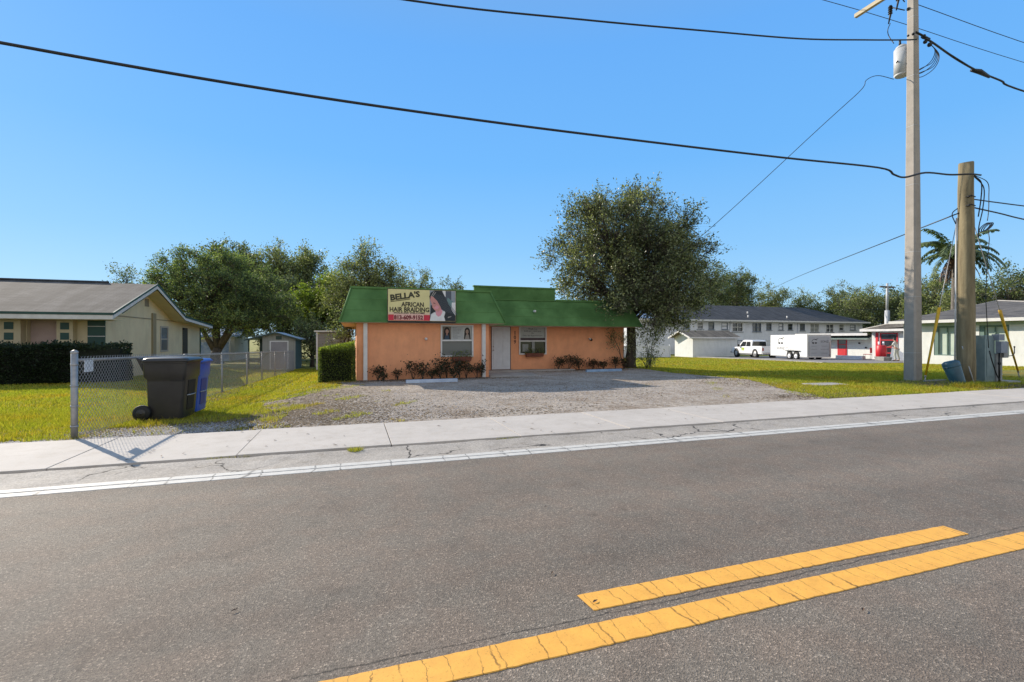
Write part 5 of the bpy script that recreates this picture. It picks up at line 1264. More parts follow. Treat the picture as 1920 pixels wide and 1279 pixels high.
logo(tr, 'side', 3.45, 1.62, .85, Wt / 2 + .001); loctext('SONZ', .36, tr, 'side', 3.45, .90, Wt / 2 + .002, 1.1); loctext('LLC', .16, tr, 'side', 2.55, 1.02, Wt / 2 + .002, .3)
loctext('junk removal', .1, tr, 'side', 2.1, .86, Wt / 2 + .002, .8, M['grey_ink'])
logo(rd, 'rear', -.45, 1.62, .6, -.021); loctext('SONZ', .26, rd, 'rear', .5, 1.56, -.021, .75)
for (cx, cz, wd) in ((-.5, 1.22, .5), (.5, 1.22, .55), (-.5, .95, .6), (.5, .95, .7), (-.5, .62, .5), (.5, .62, .6)): loctext('hauling service', .1, rd, 'rear', cx, cz, -.021, wd, M['grey_ink'])
# small dark thing parked by motel right
# ================================================================== RIGHT BUILDINGS
rbd = thing('stucco_office', 'white stucco building with hip roof and mint shutters behind the utility poles', 'building', (42, 16, 0))
m = MB(); 
# wall facing -X at x=35 with window recesses
def wall_open_x(m, x, y0, y1, z0, z1, th, holes):
    ys_ = sorted(set([y0, y1] + [h[0] for h in holes] + [h[1] for h in holes]))
    for a, b in zip(ys_, ys_[1:]):
        hh = [h for h in holes if h[0] <= a + 1e-6 and h[1] >= b - 1e-6]
        if not hh: m.box(x, x + th, a, b, z0, z1)
        else:
            h = hh[0]
            if h[2] > z0: m.box(x, x + th, a, b, z0, h[2])
            if h[3] < z1: m.box(x, x + th, a, b, h[3], z1)
RW = [(18.75, 20.05, .46, 2.3), (16.4, 17.75, .5, 2.3), (13.6, 15.0, .5, 2.3)]
wall_open_x(m, 35, 9, 21.8, -.3, 2.3, .35, RW); m.box(35.35, 60, 9, 9.3, -.3, 2.62); m.box(35.35, 43, 21.5, 21.8, -.3, 2.62)
m.box(43, 43.3, 21.8, 29.3, -.6, 2.1); m.box(43.3, 60, 29, 29.3, -.6, 2.1)
m.build('wall', M['bright_wall'], rbd)
m = MB(); m.box(34.99, 35.35, 9, 21.8, 2.3, 2.62); m.build('upper_wall', M['mint_wall'], rbd)
for (a, b, c, d) in RW:
    m = MB(); y = (a + b) / 2; 
    m.box(35.02, 35.12, a, a + .07, c, d + .2); m.box(35.02, 35.12, b - .22, b, c, d + .2); m.box(35.02, 35.12, a + .07, b - .22, c, c + .06); m.box(35.02, 35.12, a + .07, b - .22, d - .1, d + .0); m.box(35.05, 35.12, y - .05, y - .01, c + .06, d - .1)
    wo = m.build('window', M['mint_trim'], rbd)
    m = MB(); m.box(35.14, 35.16, a, b, c, d); m.build('shutter_panel', M['panel_pale'], wo)
e = [(34.4, 8.4, 2.66), (34.4, 22.3, 2.66), (42.4, 22.3, 2.66), (42.4, 29.9, 2.30), (61, 29.9, 2.30), (61, 8.4, 2.66)]
P, Q = (43.5, 21.0, 4.22), (56, 21.0, 4.22)
m = MB(); vs = e + [P, Q]
m.add(vs, [(0, 6, 1), (1, 6, 2), (2, 6, 3), (3, 6, 7, 4), (0, 5, 7, 6), (4, 7, 5)]); m.add([(x, y, z - .06) for x, y, z in e], [(0, 1, 2, 3, 4, 5)])
rf = m.build('roof', M['shingle_grey'], rbd)
m = MB(); m.tube([e[0], P, Q], .05, 6); m.tube([e[3], P], .05, 6); m.build('ridge_cap', M['concrete'], rf)
m = MB(); m.box(34.34, 34.4, 8.4, 22.3, 2.50, 2.68); m.box(34.4, 42.4, 22.3, 22.36, 2.5, 2.68); m.box(42.34, 42.4, 22.36, 29.9, 2.14, 2.34); m.box(34.4, 61, 8.34, 8.4, 2.5, 2.68); m.build('fascia', M['white_trim'], rbd)
# glass door, red door and window in the set-back wall
def xwin(y0, y1, z0, z1, x, fm, pm, par, nm='window', rails=()):
    m = MB(); m.box(x - .05, x, y0, y0 + .08, z0, z1); m.box(x - .05, x, y1 - .08, y1, z0, z1); m.box(x - .05, x, y0 + .08, y1 - .08, z0, z0 + .08); m.box(x - .05, x, y0 + .08, y1 - .08, z1 - .08, z1)
    for r in rails: m.box(x - .045, x, y0 + .08, y1 - .08, r - .04, r + .04)
    wo = m.build(nm, fm, par); m = MB(); m.box(x - .02, x - .005, y0 + .08, y1 - .08, z0 + .08, z1 - .08); m.build('pane', pm, wo); return wo
xwin(23.6, 26.6, .55, 1.95, 43, M['mint_trim'], M['glass'], rbd, rails=(1.2,))
dw = xwin(27.2, 28.6, -.35, 2.0, 43, M['red_paint'], M['glass'], rbd, 'door', rails=(.3, .8, 1.4))
m = MB(); m.box(42.93, 42.99, 28.75, 28.95, -.35, 2.05); m.build('red_trim', M['red_paint'], rbd)
# annex with the red door
ax_ = thing('red_door_annex', 'low white annex with flat white fascia and a red door right of the trailer', 'building', (48, 33, -.4))
m = MB(); m.box(44.5, 44.8, 29.9, 36.8, -.6, 1.85); m.box(44.8, 54, 36.5, 36.8, -.6, 1.85); m.build('wall', M['bright_wall'], ax_)
m = MB(); m.box(43.4, 54, 29.95, 37.2, 1.86, 1.92); m.build('roof', M['shingle_grey'], ax_)
m = MB(); m.box(43.34, 43.4, 29.95, 37.2, 1.80, 2.02); m.box(43.4, 54, 37.2, 37.26, 1.80, 2.02); m.build('fascia', M['white_trim'], ax_)
m = MB(); m.prism([(43.42, 30.0, 1.45), (43.42, 36.9, 1.45), (44.45, 36.9, 1.85), (44.45, 30.0, 1.85)], (0, 0, .04)); m.build('awning', M['awning'], ax_)
rdn = xwin(32.6, 33.5, -.45, 1.5, 44.5, M['red_paint'], M['glass_grey'], ax_, 'door', rails=(.95,))
m = MB(); m.box(44.43, 44.47, 32.68, 33.42, -.37, .55); m.build('door_panel', M['red_paint'], rdn)
m = MB(); 
for (y, z) in ((34.3, 1.0), (31.4, 1.1), (30.8, .7)): m.cyl((44.5, y, z), (44.38, y, z), .07, n=8)
m.build('wall_lamp', M['ink'], ax_)
# things in the yard of the shop
def gp(u): return u
t = thing('metal_chair', 'red metal chair standing by the white shop wall', 'chair', (41.9, 28.9, gh(41.9, 28.9) + .03), R(200))
m = MB(); m.box(-.25, .25, -.25, .25, .42, .46); m.build('seat', M['red_paint'], t, world=False, bevel=.01)
m = MB(); m.box(-.25, .25, .22, .26, .55, 1.0); m.build('backrest', M['red_paint'], t, world=False, bevel=.01)
for sx in (-.22, .22):
    for sy_ in (-.22, .24):
        m = MB(); m.cyl((sx, sy_, 0), (sx, sy_, .42 if sy_ < 0 else 1.0), .016, n=6); m.build('leg', M['rim'], t, world=False)
t = thing('kettle_grill', 'round bright red barrel with white fittings in front of the shop door', 'barrel', (41.0, 27.2, gh(41, 27) + .03))
m = MB(); m.tube([(0, 0, .25), (0, 0, .3), (0, 0, .7), (0, 0, 1.15), (0, 0, 1.2)], [.28, .34, .38, .34, .3], 20); m.build('drum', M['red_paint'], t, world=False)
for a in (0, 2.1, 4.2):
    m = MB(); m.cyl((.35 * math.cos(a), .35 * math.sin(a), 0), (.3 * math.cos(a), .3 * math.sin(a), .3), .025, n=6); m.build('leg', M['vinyl'], t, world=False)
m = MB()
for a in (0, 1.5, 3.1, 4.6): m.cyl((.2 * math.cos(a), .2 * math.sin(a), 1.2), (.22 * math.cos(a), .22 * math.sin(a), 1.5), .05, n=8)
m.build('fitting', M['vinyl'], t, world=False)
m = MB(); m.box(-1.1, 1.1, -.25, .25, 0, .34); o = m.build('planter', M['vinyl'], None, bevel=.03); o.location = (41.6, 30.2, gh(41, 30)); o.rotation_euler = (0, 0, R(95)); tag(o, 'low white planter trough along the white shop wall', 'planter')
m = MB(); m.prism([(0, 0, 0), (1.7, 0, 0), (.15, 0, 1.15)], (0, .04, 0)); o = m.build('white_board', M['vinyl'], None); o.location = (40.6, 26.3, gh(40, 26)); o.rotation_euler = (0, 0, R(-60)); tag(o, 'slanted white panel leaning near the red barrel', 'board')
m = MB(); m.hexa([(-.6, -.25, 0), (.6, -.25, 0), (.6, .25, 0), (-.6, .25, 0)], [(-.7, -.3, .3), (.7, -.3, .3), (.7, .3, .3), (-.7, .3, .3)]); o = m.build('grey_tub', M['cabinet_grey'], None, bevel=.02); o.location = (39.4, 26.0, gh(39.4, 26) + .03); o.rotation_euler = (0, 0, R(60)); tag(o, 'grey tub lying on the pavement near the person in white', 'tub')
# agave beside annex
t = thing('agave_plant', 'spiky green agave plant growing between the trailer and the red door', 'plant', (46.5, 35.5, gh(46, 35)))
r_ = np.random.default_rng(5); V = []; 
for i in range(46):
    a = r_.uniform(0, 6.28); e_ = r_.uniform(.2, 1.4); Lh = r_.uniform(1.0, 1.6); d = np.array([math.cos(a) * math.cos(e_), math.sin(a) * math.cos(e_), math.sin(e_)]); s = np.array([-math.sin(a), math.cos(a), 0]) * .09
    b = np.array([0, 0, .1]); mid_ = b + d * Lh * .5
    V += [b - s * .6, mid_ - s, b + d * Lh, mid_ + s]
o = npmesh('leaves', np.array(V), np.arange(len(V)).reshape(-1, 4), M['leaf_dark'], t)
m = MB(); m.cyl((0, 0, 0), (0, 0, .3), .12, .08, 8); m.build('stem', M['bark'], t, world=False)

# ================================================================== PERSON
def skin_fig(name, joints, edges, mat, par, sub=1, root=0):
    me = bpy.data.meshes.new(name); me.from_pydata([j[0] for j in joints], edges, [])
    ob = bpy.data.objects.new(name, me); COL.objects.link(ob)
    ob.modifiers.new('s', 'SKIN'); 
    for i, j in enumerate(joints):
        sv = me.skin_vertices[0].data[i]; r = j[1]; sv.radius = r if hasattr(r, '__len__') else (r, r)
        sv.use_root = (i == root)
    ms = ob.modifiers.new('ss', 'SUBSURF'); ms.levels = sub; ms.render_levels = sub
    dg = bpy.context.evaluated_depsgraph_get(); nm = bpy.data.meshes.new_from_object(ob.evaluated_get(dg))
    bpy.data.objects.remove(ob); nm.materials.clear(); nm.materials.append(mat)
    for p in nm.polygons: p.use_smooth = True
    nm.name = name
    o = bpy.data.objects.new(name, nm); COL.objects.link(o); o.parent = par; return o
pz = gh(39, 24.6) + .03
pe = thing('person', 'person in white top and pale trousers stooping slightly beside the concrete pole', 'person', (38.95, 24.75, pz), R(10))
J = [((0, 0, .95), (.15, .11)), ((0, .02, 1.15), (.135, .10)), ((.02, .06, 1.38), (.17, .11)), ((.03, .10, 1.50), (.055, .055)), ((.04, .15, 1.58), (.07, .085)), ((.05, .17, 1.68), (.075, .09)),
     ((-.10, 0, .88), (.09, .09)), ((-.15, .05, .48), (.065, .065)), ((-.20, -.04, .10), (.042, .042)), ((-.21, .10, .04), (.045, .035)),
     ((.10, 0, .88), (.09, .09)), ((.16, -.02, .48), (.065, .065)), ((.22, -.10, .10), (.042, .042)), ((.24, .04, .04), (.045, .035)),
     ((-.19, .07, 1.40), (.055, .055)), ((-.30, .16, 1.16), (.04, .04)), ((-.40, .34, 1.10), (.03, .03)), ((-.43, .41, 1.09), (.034, .018)),
     ((.22, .07, 1.40), (.055, .055)), ((.28, .12, 1.12), (.04, .04)), ((.24, .30, .98), (.03, .03)), ((.23, .37, .97), (.034, .018))]
Ed = [(0, 1), (1, 2), (2, 3), (3, 4), (4, 5), (0, 6), (6, 7), (7, 8), (8, 9), (0, 10), (10, 11), (11, 12), (12, 13), (2, 14), (14, 15), (15, 16), (16, 17), (2, 18), (18, 19), (19, 20), (20, 21)]
for base, sg_ in ((17, -1), (21, 1)):
    bx, by, bz = J[base][0]
    for k in range(4):
        i = len(J); o_ = (k - 1.5) * .018; J += [((bx + o_, by + .05, bz), (.009, .009)), ((bx + o_ * 1.1, by + .09 - abs(k - 1.4) * .006, bz - .02), (.007, .007))]; Ed += [(base, i), (i, i + 1)]
    i = len(J); J += [((bx - sg_ * .04, by + .0, bz - .005), (.01, .01)), ((bx - sg_ * .055, by + .035, bz - .02), (.008, .008))]; Ed += [(base, i), (i, i + 1)]
body_ = skin_fig('body', J, Ed, M['skin'], pe)
sh = [((0, 0, .88), (.175, .135)), ((0, .02, 1.15), (.155, .12)), ((.02, .06, 1.36), (.185, .125)), ((.03, .09, 1.455), (.08, .075)), ((-.19, .07, 1.40), (.075, .075)), ((-.29, .15, 1.18), (.06, .06)), ((.22, .07, 1.40), (.075, .075)), ((.275, .115, 1.14), (.06, .06))]
skin_fig('shirt', sh, [(0, 1), (1, 2), (2, 3), (2, 4), (4, 5), (2, 6), (6, 7)], M['cloth_white'], pe)
tr_ = [((0, 0, .97), (.165, .125)), ((-.10, 0, .86), (.108, .108)), ((-.15, .05, .48), (.085, .085)), ((-.20, -.04, .10), (.065, .065)), ((.10, 0, .86), (.108, .108)), ((.16, -.02, .48), (.085, .085)), ((.22, -.10, .10), (.065, .065))]
skin_fig('trousers', tr_, [(0, 1), (1, 2), (2, 3), (0, 4), (4, 5), (5, 6)], flat('trouser_cloth', (.42, .43, .38), .9), pe)
m = MB(); m.sphere((.05, .15, 1.68), .105, 12, (.9, 1.0, 1.05)); m.sphere((.05, .10, 1.60), .08, 10, (1, .7, 1)); m.build('hair', M['hair'], pe, world=False)
m = MB(); m.sphere((.05, .262, 1.63), .018, 8); 
for s in (-1, 1): m.sphere((.05 + s * .085, .165, 1.63), .025, 8, (.4, 1, 1.3))
m.build('face_features', M['skin'], pe, world=False)
for s, jx, jy in ((-1, -.21, .08), (1, .24, .02)):
    m = MB(); m.sphere((jx, jy, .045), .06, 10, (.9, 2.1, .75)); m.build('shoe', M['ink'], pe, world=False)

def smooth(pts, n=6):
    P = [Vector(p) for p in pts]; P = [P[0] * 2 - P[1]] + P + [P[-1] * 2 - P[-2]]; out = []
    for i in range(1, len(P) - 2):
        a, b, c, d = P[i - 1:i + 3]
        for k in range(n):
            t = k / n; out.append(tuple(.5 * ((2 * b) + (c - a) * t + (2 * a - 5 * b + 4 * c - d) * t * t + (3 * b - a - 3 * c + d) * t ** 3)))
    out.append(tuple(P[-2])); return out
# ================================================================== POLES
cp = thing('concrete_utility_pole', 'tall square grey concrete utility pole with a transformer near its top', 'utility pole', (19.03, 11.55, 0))
def sq(h, z, c=.25):
    k = h * c; return [(19.03 + a, 11.55 + b, z) for a, b in ((h - k, -h), (h, -h + k), (h, h - k), (h - k, h), (-h + k, h), (-h, h - k), (-h, -h + k), (-h + k, -h))]
m = MB(); zs = [0, 3, 6, 9, 12, 15.2]; rg_ = [sq(.208 - .0062 * z, z - (.3 if z == 0 else 0)) for z in zs]
m.add([p for r in rg_ for p in r], [(i * 8 + k, i * 8 + (k + 1) % 8, (i + 1) * 8 + (k + 1) % 8, (i + 1) * 8 + k) for i in range(5) for k in range(8)] + [list(range(40, 48))])
m.build('pole', M['pole_concrete'], cp)
m = MB()
for z in (1.0, 3.0, 4.6, 7.0, 9.1, 10.9, 13.0):
    h = .2082 - .0062 * z + .004; r0 = sq(h, z); r1 = sq(h, z + .012); m.add(r0 + r1, [(k, (k + 1) % 8, 8 + (k + 1) % 8, 8 + k) for k in range(8)])
m.build('band', M['transformer'], cp)
m = MB(); m.box(18.96, 19.1, 9.3, 13.6, 14.33, 14.47); m.build('crossarm', flat('crossarm_cream', (.62, .52, .36), .8), cp)
tf = MB(); cx, cy = 19.06, 11.93
tf.cyl((cx, cy, 11.18), (cx, cy, 12.1), .24, n=22); tf.tube([(cx, cy, 12.1), (cx, cy, 12.2), (cx, cy, 12.28)], [.24, .18, .08], 22); tf.tube([(cx, cy, 11.13), (cx, cy, 11.18)], [.2, .24], 22)
to = tf.build('transformer', M['transformer'], cp)
m = MB(); m.cyl((cx - .1, cy, 12.2), (cx - .1, cy, 12.45), .045, .03, 10); m.cyl((cx - .22, cy, 11.65), (cx - .32, cy - .02, 11.55), .02, n=8); m.cyl((cx, cy - .27, 11.4), (cx, cy - .34, 11.4), .03, n=8); m.build('bushing', M['ink'], to)
m = MB(); m.box(19.0, 19.08, 11.66, 11.76, 11.4, 11.5); m.box(19.0, 19.08, 11.66, 11.76, 11.9, 12.0); m.build('bracket', M['steel'], cp)
# fuse cutouts
for (x, y, z) in ((18.95, 12.25, 13.55), (18.9, 11.95, 13.85)):
    m = MB(); m.tube([(x, y, z + .35), (x, y, z), (x - .02, y + .05, z - .3)], [.05, .035, .02], 8)
    for k in range(4): m.cyl((x, y, z + .05 + .08 * k), (x, y, z + .08 + .08 * k), .075, .06, 12)
    m.tube([(x, y, z + .3), (19.0, 11.8, z - .1)], .018, 6); m.build('fuse_cutout', M['ink'], cp)
m = MB()
for (x, y, z, r) in ((19.35, 11.35, 12.1, .07), (19.5, 11.3, 12.0, .08), (19.28, 11.4, 12.3, .05), (19.2, 11.3, 12.25, .06), (18.8, 11.4, 12.3, .05), (18.9, 11.62, 13.35, .06), (18.7, 11.5, 12.28, .04)): m.sphere((x, y, z), r, 8)
m.tube([(18.75, 11.3, 12.3), (19.5, 11.3, 12.2)], .035, 6)
m.build('clamp', M['ink'], cp)
m = MB(); m.tube(smooth([(18.95, 12.25, 13.25), (18.86, 12.28, 13.0), (18.95, 12.3, 12.8), (18.9, 12.1, 12.4)]), .014, 5)
for k in range(5):
    a = k * .09; m.tube(smooth([(19.5, 11.3, 12.05), (19.7 + a * .6, 11.25, 11.8 - a * .3), (19.6 + a * .5, 11.3, 11.45 - a * .6), (19.25, 11.4, 11.15 - a * .8 + .1 * (k % 2)), (19.0, 11.6, 11.05 - a * .3)]), .013, 5)
m.build('drip_loop', M['cable'], cp)

wp = thing('wooden_utility_pole', 'short weathered wooden utility pole right of the concrete pole', 'utility pole', (19.61, 10.3, 0))
m = MB(); X_, Y_ = 19.61, 10.3; m.sm = True
rw = random.Random(2)
m.tube([(X_ + rw.uniform(-.012, .012), Y_ + rw.uniform(-.012, .012), z) for z in (-.3, .6, 1.5, 2.5, 3.5, 4.5, 5.5, 6.5, 7.42, 7.46)], [.255, .25, .242, .235, .228, .222, .215, .207, .198, .18], 20)
m.build('pole', M['pole_wood'], wp)
m = MB(); m.tube([(X_ - .21, Y_ + .20, .3), (X_ - .20, Y_ + .18, 3.0), (X_ - .185, Y_ + .17, 5.6)], .026, 8); m.tube([(X_ - .14, Y_ - .30, 0), (X_ - .23, Y_ - .02, 1.25)], .016, 6); m.build('conduit', M['transformer'], wp)
m = MB()
for z in (5.95, 6.25): m.tube([(X_ - .20, Y_ - .10, z), (X_ - .1, Y_ - .20, z + .03), (X_ + .1, Y_ - .20, z)], .02, 6); m.sphere((X_ - .16, Y_ - .16, z), .04, 8)
m.build('clamp', M['ink'], wp)
m = MB()
m.tube(smooth([(X_ + .17, Y_ - .14, 6.95), (X_ + .55, Y_ - .2, 6.6), (X_ + .5, Y_ - .2, 5.9), (X_ + .3, Y_ - .2, 5.3), (X_ + .25, Y_ - .2, 4.9)]), .016, 5)
m.tube(smooth([(X_ + .17, Y_ - .14, 6.98), (X_ + .42, Y_ - .2, 6.75), (X_ + .40, Y_ - .2, 6.2), (X_ + .26, Y_ - .2, 5.6)]), .018, 5)
m.tube(smooth([(X_ + .17, Y_ - .14, 7.0), (X_ + .75, Y_ - .2, 6.8), (X_ + .82, Y_ - .2, 6.3), (X_ + .8, Y_ - .2, 5.8), (X_ + .74, Y_ - .2, 5.5)]), .012, 5)
m.tube(smooth([(X_ - .12, Y_ + .16, 5.95), (X_ - .28, Y_ + .24, 5.75), (X_ - .2, Y_ + .18, 5.4)]), .016, 5)
c0 = Vector((X_ + .80, Y_ - .2, 5.3))
for k in range(3): m.tube([tuple(c0 + Vector(((.24 + .02 * k) * math.cos(t) + .10 * math.sin(t), .05 * k, (.13 + .01 * k) * math.sin(t) + .09 * math.cos(t)))) for t in [i * .4 for i in range(17)]], .016, 5)
m.tube([(X_ + .78, Y_ - .2, 5.2), (X_ + .85, Y_ - .2, 4.9), (X_ + .62, Y_ - .25, 4.0), (X_ + .45, Y_ - .3, 2.9), (X_ + .4, Y_ - .4, 1.2)], .012, 5)
m.build('cable_loop', M['cable'], wp)

def cable(lab, pts, r, sag=0, n=24, grp='overhead cables'):
    m = MB(); m.tube(smooth(pts, n), r, 6); return tag(m.build('overhead_cable', M['cable'], None), lab, 'cable', grp)
# smooth curve through measured heights (a span with sag that runs on past the frame)
cable('thick black cable crossing the whole sky from the left edge down to the wooden pole', [(-28, 10.3, 7.95), (-18, 10.3, 7.25), (-12, 10.3, 6.8), (-5.65, 10.3, 6.49), (-1.5, 10.3, 6.38), (2.69, 10.3, 6.40), (7, 10.3, 6.50), (11.5, 10.3, 6.64), (15.4, 10.3, 6.80), (16.1, 10.3, 6.66), (16.6, 10.3, 6.63), (17.5, 10.25, 6.86), (18.6, 10.2, 6.90), (19.3, 10.0, 6.93), (19.9, 10.05, 6.98)], .030, n=6)
cable('black twisted cable from the top edge to the concrete pole below the crossarm', [(-10, 11.5, 9.4), (-5, 11.5, 9.3), (1.23, 11.5, 9.58), (5.98, 11.5, 10.12), (10, 11.5, 10.65), (13.61, 11.5, 11.15), (16.5, 11.45, 11.66), (18.35, 11.4, 12.0), (18.9, 11.35, 12.1)], .026, n=6)
cable('upper thin cable leaving the concrete pole toward the right edge', [(19.1, 11.5, 13.5), (27, 11.5, 13.38), (45, 11.5, 13.5)], .012, n=6)
cable('long thin cable passing behind the concrete pole top to the right edge', [(8, 13.4, 14.2), (16.94, 13.4, 14.46), (21.7, 13.4, 14.5), (29.72, 13.4, 14.42), (50, 13.4, 14.6)], .012, n=6)
cable('thick bundled cable sloping from the transformer height to the right edge', [(19.2, 11.35, 12.22), (19.6, 11.3, 12.12), (21.3, 11.5, 11.95), (22.6, 11.5, 11.72), (24, 11.5, 11.6), (26, 11.5, 11.42), (40, 11.5, 11.2)], .034, n=6)
cable('thin cable running beside the thick bundle right of the pole', [(19.4, 11.3, 12.2), (20.6, 11.4, 12.02), (22.2, 11.5, 11.8)], .014, n=4)
cable('service cable dropping from the transformer to the back of the salon behind the oak', [(18.9, 12.1, 11.08), (18.35, 12.3, 11.22), (18.05, 12.5, 11.1), (17.9, 12.6, 10.75), (17.1, 13.4, 9.75), (14.6, 17.6, 5.9), (12.9, 21.6, 3.5)], .012, n=6)
cable('thin far cable from the wooden pole over the motel roof', [(19.4, 10.4, 5.75), (45, 38.8, 8.0), (73.7, 70.2, 10.1)], .022, n=6)
cable('upper of the two short cables from the wooden pole to the right edge', [(19.8, 10.3, 6.25), (21.5, 10.3, 6.26), (24, 10.3, 6.3), (32, 10.3, 6.5)], .022, n=6)
cable('lower of the two short cables from the wooden pole to the right edge', [(19.8, 10.3, 5.98), (21.3, 10.3, 5.9), (24, 10.3, 5.76), (32, 10.3, 5.7)], .026, n=6)
m = MB(); m.tube([(22.4, 11.6, 11.78), (22.7, 11.5, 11.72), (23.3, 11.5, 11.62)], [.06, .09, .05], 8); tag(m.build('cable_splice', M['cable'], None), 'black splice box on the thick bundled cable right of the concrete pole', 'splice')
# guy wires
def guy(lab, a, b, frac):
    t = thing('guy_wire', lab, 'guy wire', a, 0, 'guy wires')
    A, B = Vector(a), Vector(b); m = MB(); m.tube([a, b], .011, 6); m.build('wire', M['steel'], t)
    s = A.lerp(B, .015); e_ = A.lerp(B, frac); m = MB(); m.tube([tuple(A.lerp(B, .03)), tuple(A.lerp(B, frac * .5) + Vector((.0, 0, .0))), tuple(e_)], [.03, .035, .055], 8); m.build('guard', M['yellow_guard'], t)
    m = MB(); d = (A - B).normalized(); m.cyl(tuple(A - Vector((0, 0, .15))), tuple(A + (B - A) * .04), .022, n=8); m.sphere(tuple(A + (B - A) * .035), .04, 8); m.build('anchor', M['steel'], t)
guy('guy wire with yellow guard between the concrete and wooden poles', (18.70, 11.0, 0), (19.66, 10.5, 6.0), .43)
guy('guy wire with yellow guard right of the grey service cabinet', (24.9, 11.35, 0), (20.0, 10.45, 6.1), .42)
# service cabinet
sc_ = thing('service_cabinet', 'teal grey electrical service cabinet with meters right of the wooden pole', 'cabinet', (20.8, 10.3, 0))
m = MB(); m.box(20.33, 20.86, 10.15, 10.55, .02, 1.62); m.build('body', M['cabinet_teal'], sc_, bevel=.012)
m = MB(); m.box(20.40, 20.80, 10.138, 10.149, .2, 1.5); m.build('door', M['cabinet_teal'], sc_, bevel=.004)
m = MB(); m.box(20.87, 21.22, 10.12, 10.4, .02, 1.0); m.build('wood_backing', M['cabinet_grey'], sc_, bevel=.01)
m = MB(); m.box(20.80, 21.14, 9.95, 10.11, 1.02, 1.42); m.build('meter_box', M['meter_grey'], sc_, bevel=.01)
m = MB(); m.box(20.78, 21.10, 10.0, 10.2, 1.44, 1.66); m.build('meter_hood', M['meter_grey'], sc_, bevel=.01)
m = MB(); m.box(21.16, 21.42, 10.05, 10.25, .85, 1.40); m.build('disconnect_box', M['cabinet_grey'], sc_, bevel=.01)
m = MB(); m.tube([(20.9, 10.05, .02), (20.9, 10.05, 1.02)], .028, 8); m.cyl((20.9, 10.05, .62), (20.9, 10.05, .7), .045, n=8); m.tube([(20.86, 10.0, .05), (20.6, 9.98, .3), (20.38, 10.0, .8), (20.36, 10.05, 1.1)], .018, 6)
m.tube([(21.4, 10.1, .9), (21.75, 10.1, .92), (21.85, 10.1, 1.0), (21.85, 10.1, 1.2)], .014, 6); m.sphere((21.85, 10.1, 1.22), .03, 8); m.build('conduit', M['ink'], sc_)
m = MB(); m.box(20.95, 21.7, 9.85, 10.5, -.05, .06); m.build('base_slab', M['concrete'], sc_, bevel=.01)
t = thing('telecom_pedestal', 'tilted blue green plastic telecom pedestal leaning on the wooden pole', 'pedestal', (18.66, 9.98, 0)); t.rotation_euler = (R(-14), R(-9), 0)
m = MB(); m.tube([(0, 0, -.08), (0, 0, .1), (0, 0, .7), (0, 0, .76), (0, 0, .81)], [.17, .19, .235, .225, .15], 20); m.build('housing', M['pedestal_blue'], t, world=False)
m = MB(); m.tube([(0, 0, .60), (0, 0, .64)], [.235, .238], 20); m.build('cap_rim', M['pedestal_blue'], t, world=False)
m = MB(); m.box(18.8, 19.9, 11.0, 11.1, -.02, .06); tag(m.build('timber_edge', M['concrete'], None, bevel=.01), 'pale timber lying in the grass behind the blue pedestal', 'timber')
# far power pole
t = thing('distant_power_pole', 'distant grey power pole with a short crossarm beyond the white building', 'utility pole', (80.2, 52.3, -.6))
m = MB(); m.cyl((80.2, 52.3, -.6), (80.2, 52.3, 6.0), .42, .34, 12); m.cyl((80.2, 52.3, 6.0), (80.2, 52.3, 10.3), .2, .16, 12); m.build('pole', M['transformer'], t)
m = MB(); m.box(78.6, 81.8, 52.2, 52.4, 9.6, 9.85); m.build('crossarm', M['bark_grey'], t)
cable('far power line between the distant pole and the right edge', [(20, 120, 8.2), (80.2, 52.3, 6.2), (125, 10, 7.5)], .03, n=6)
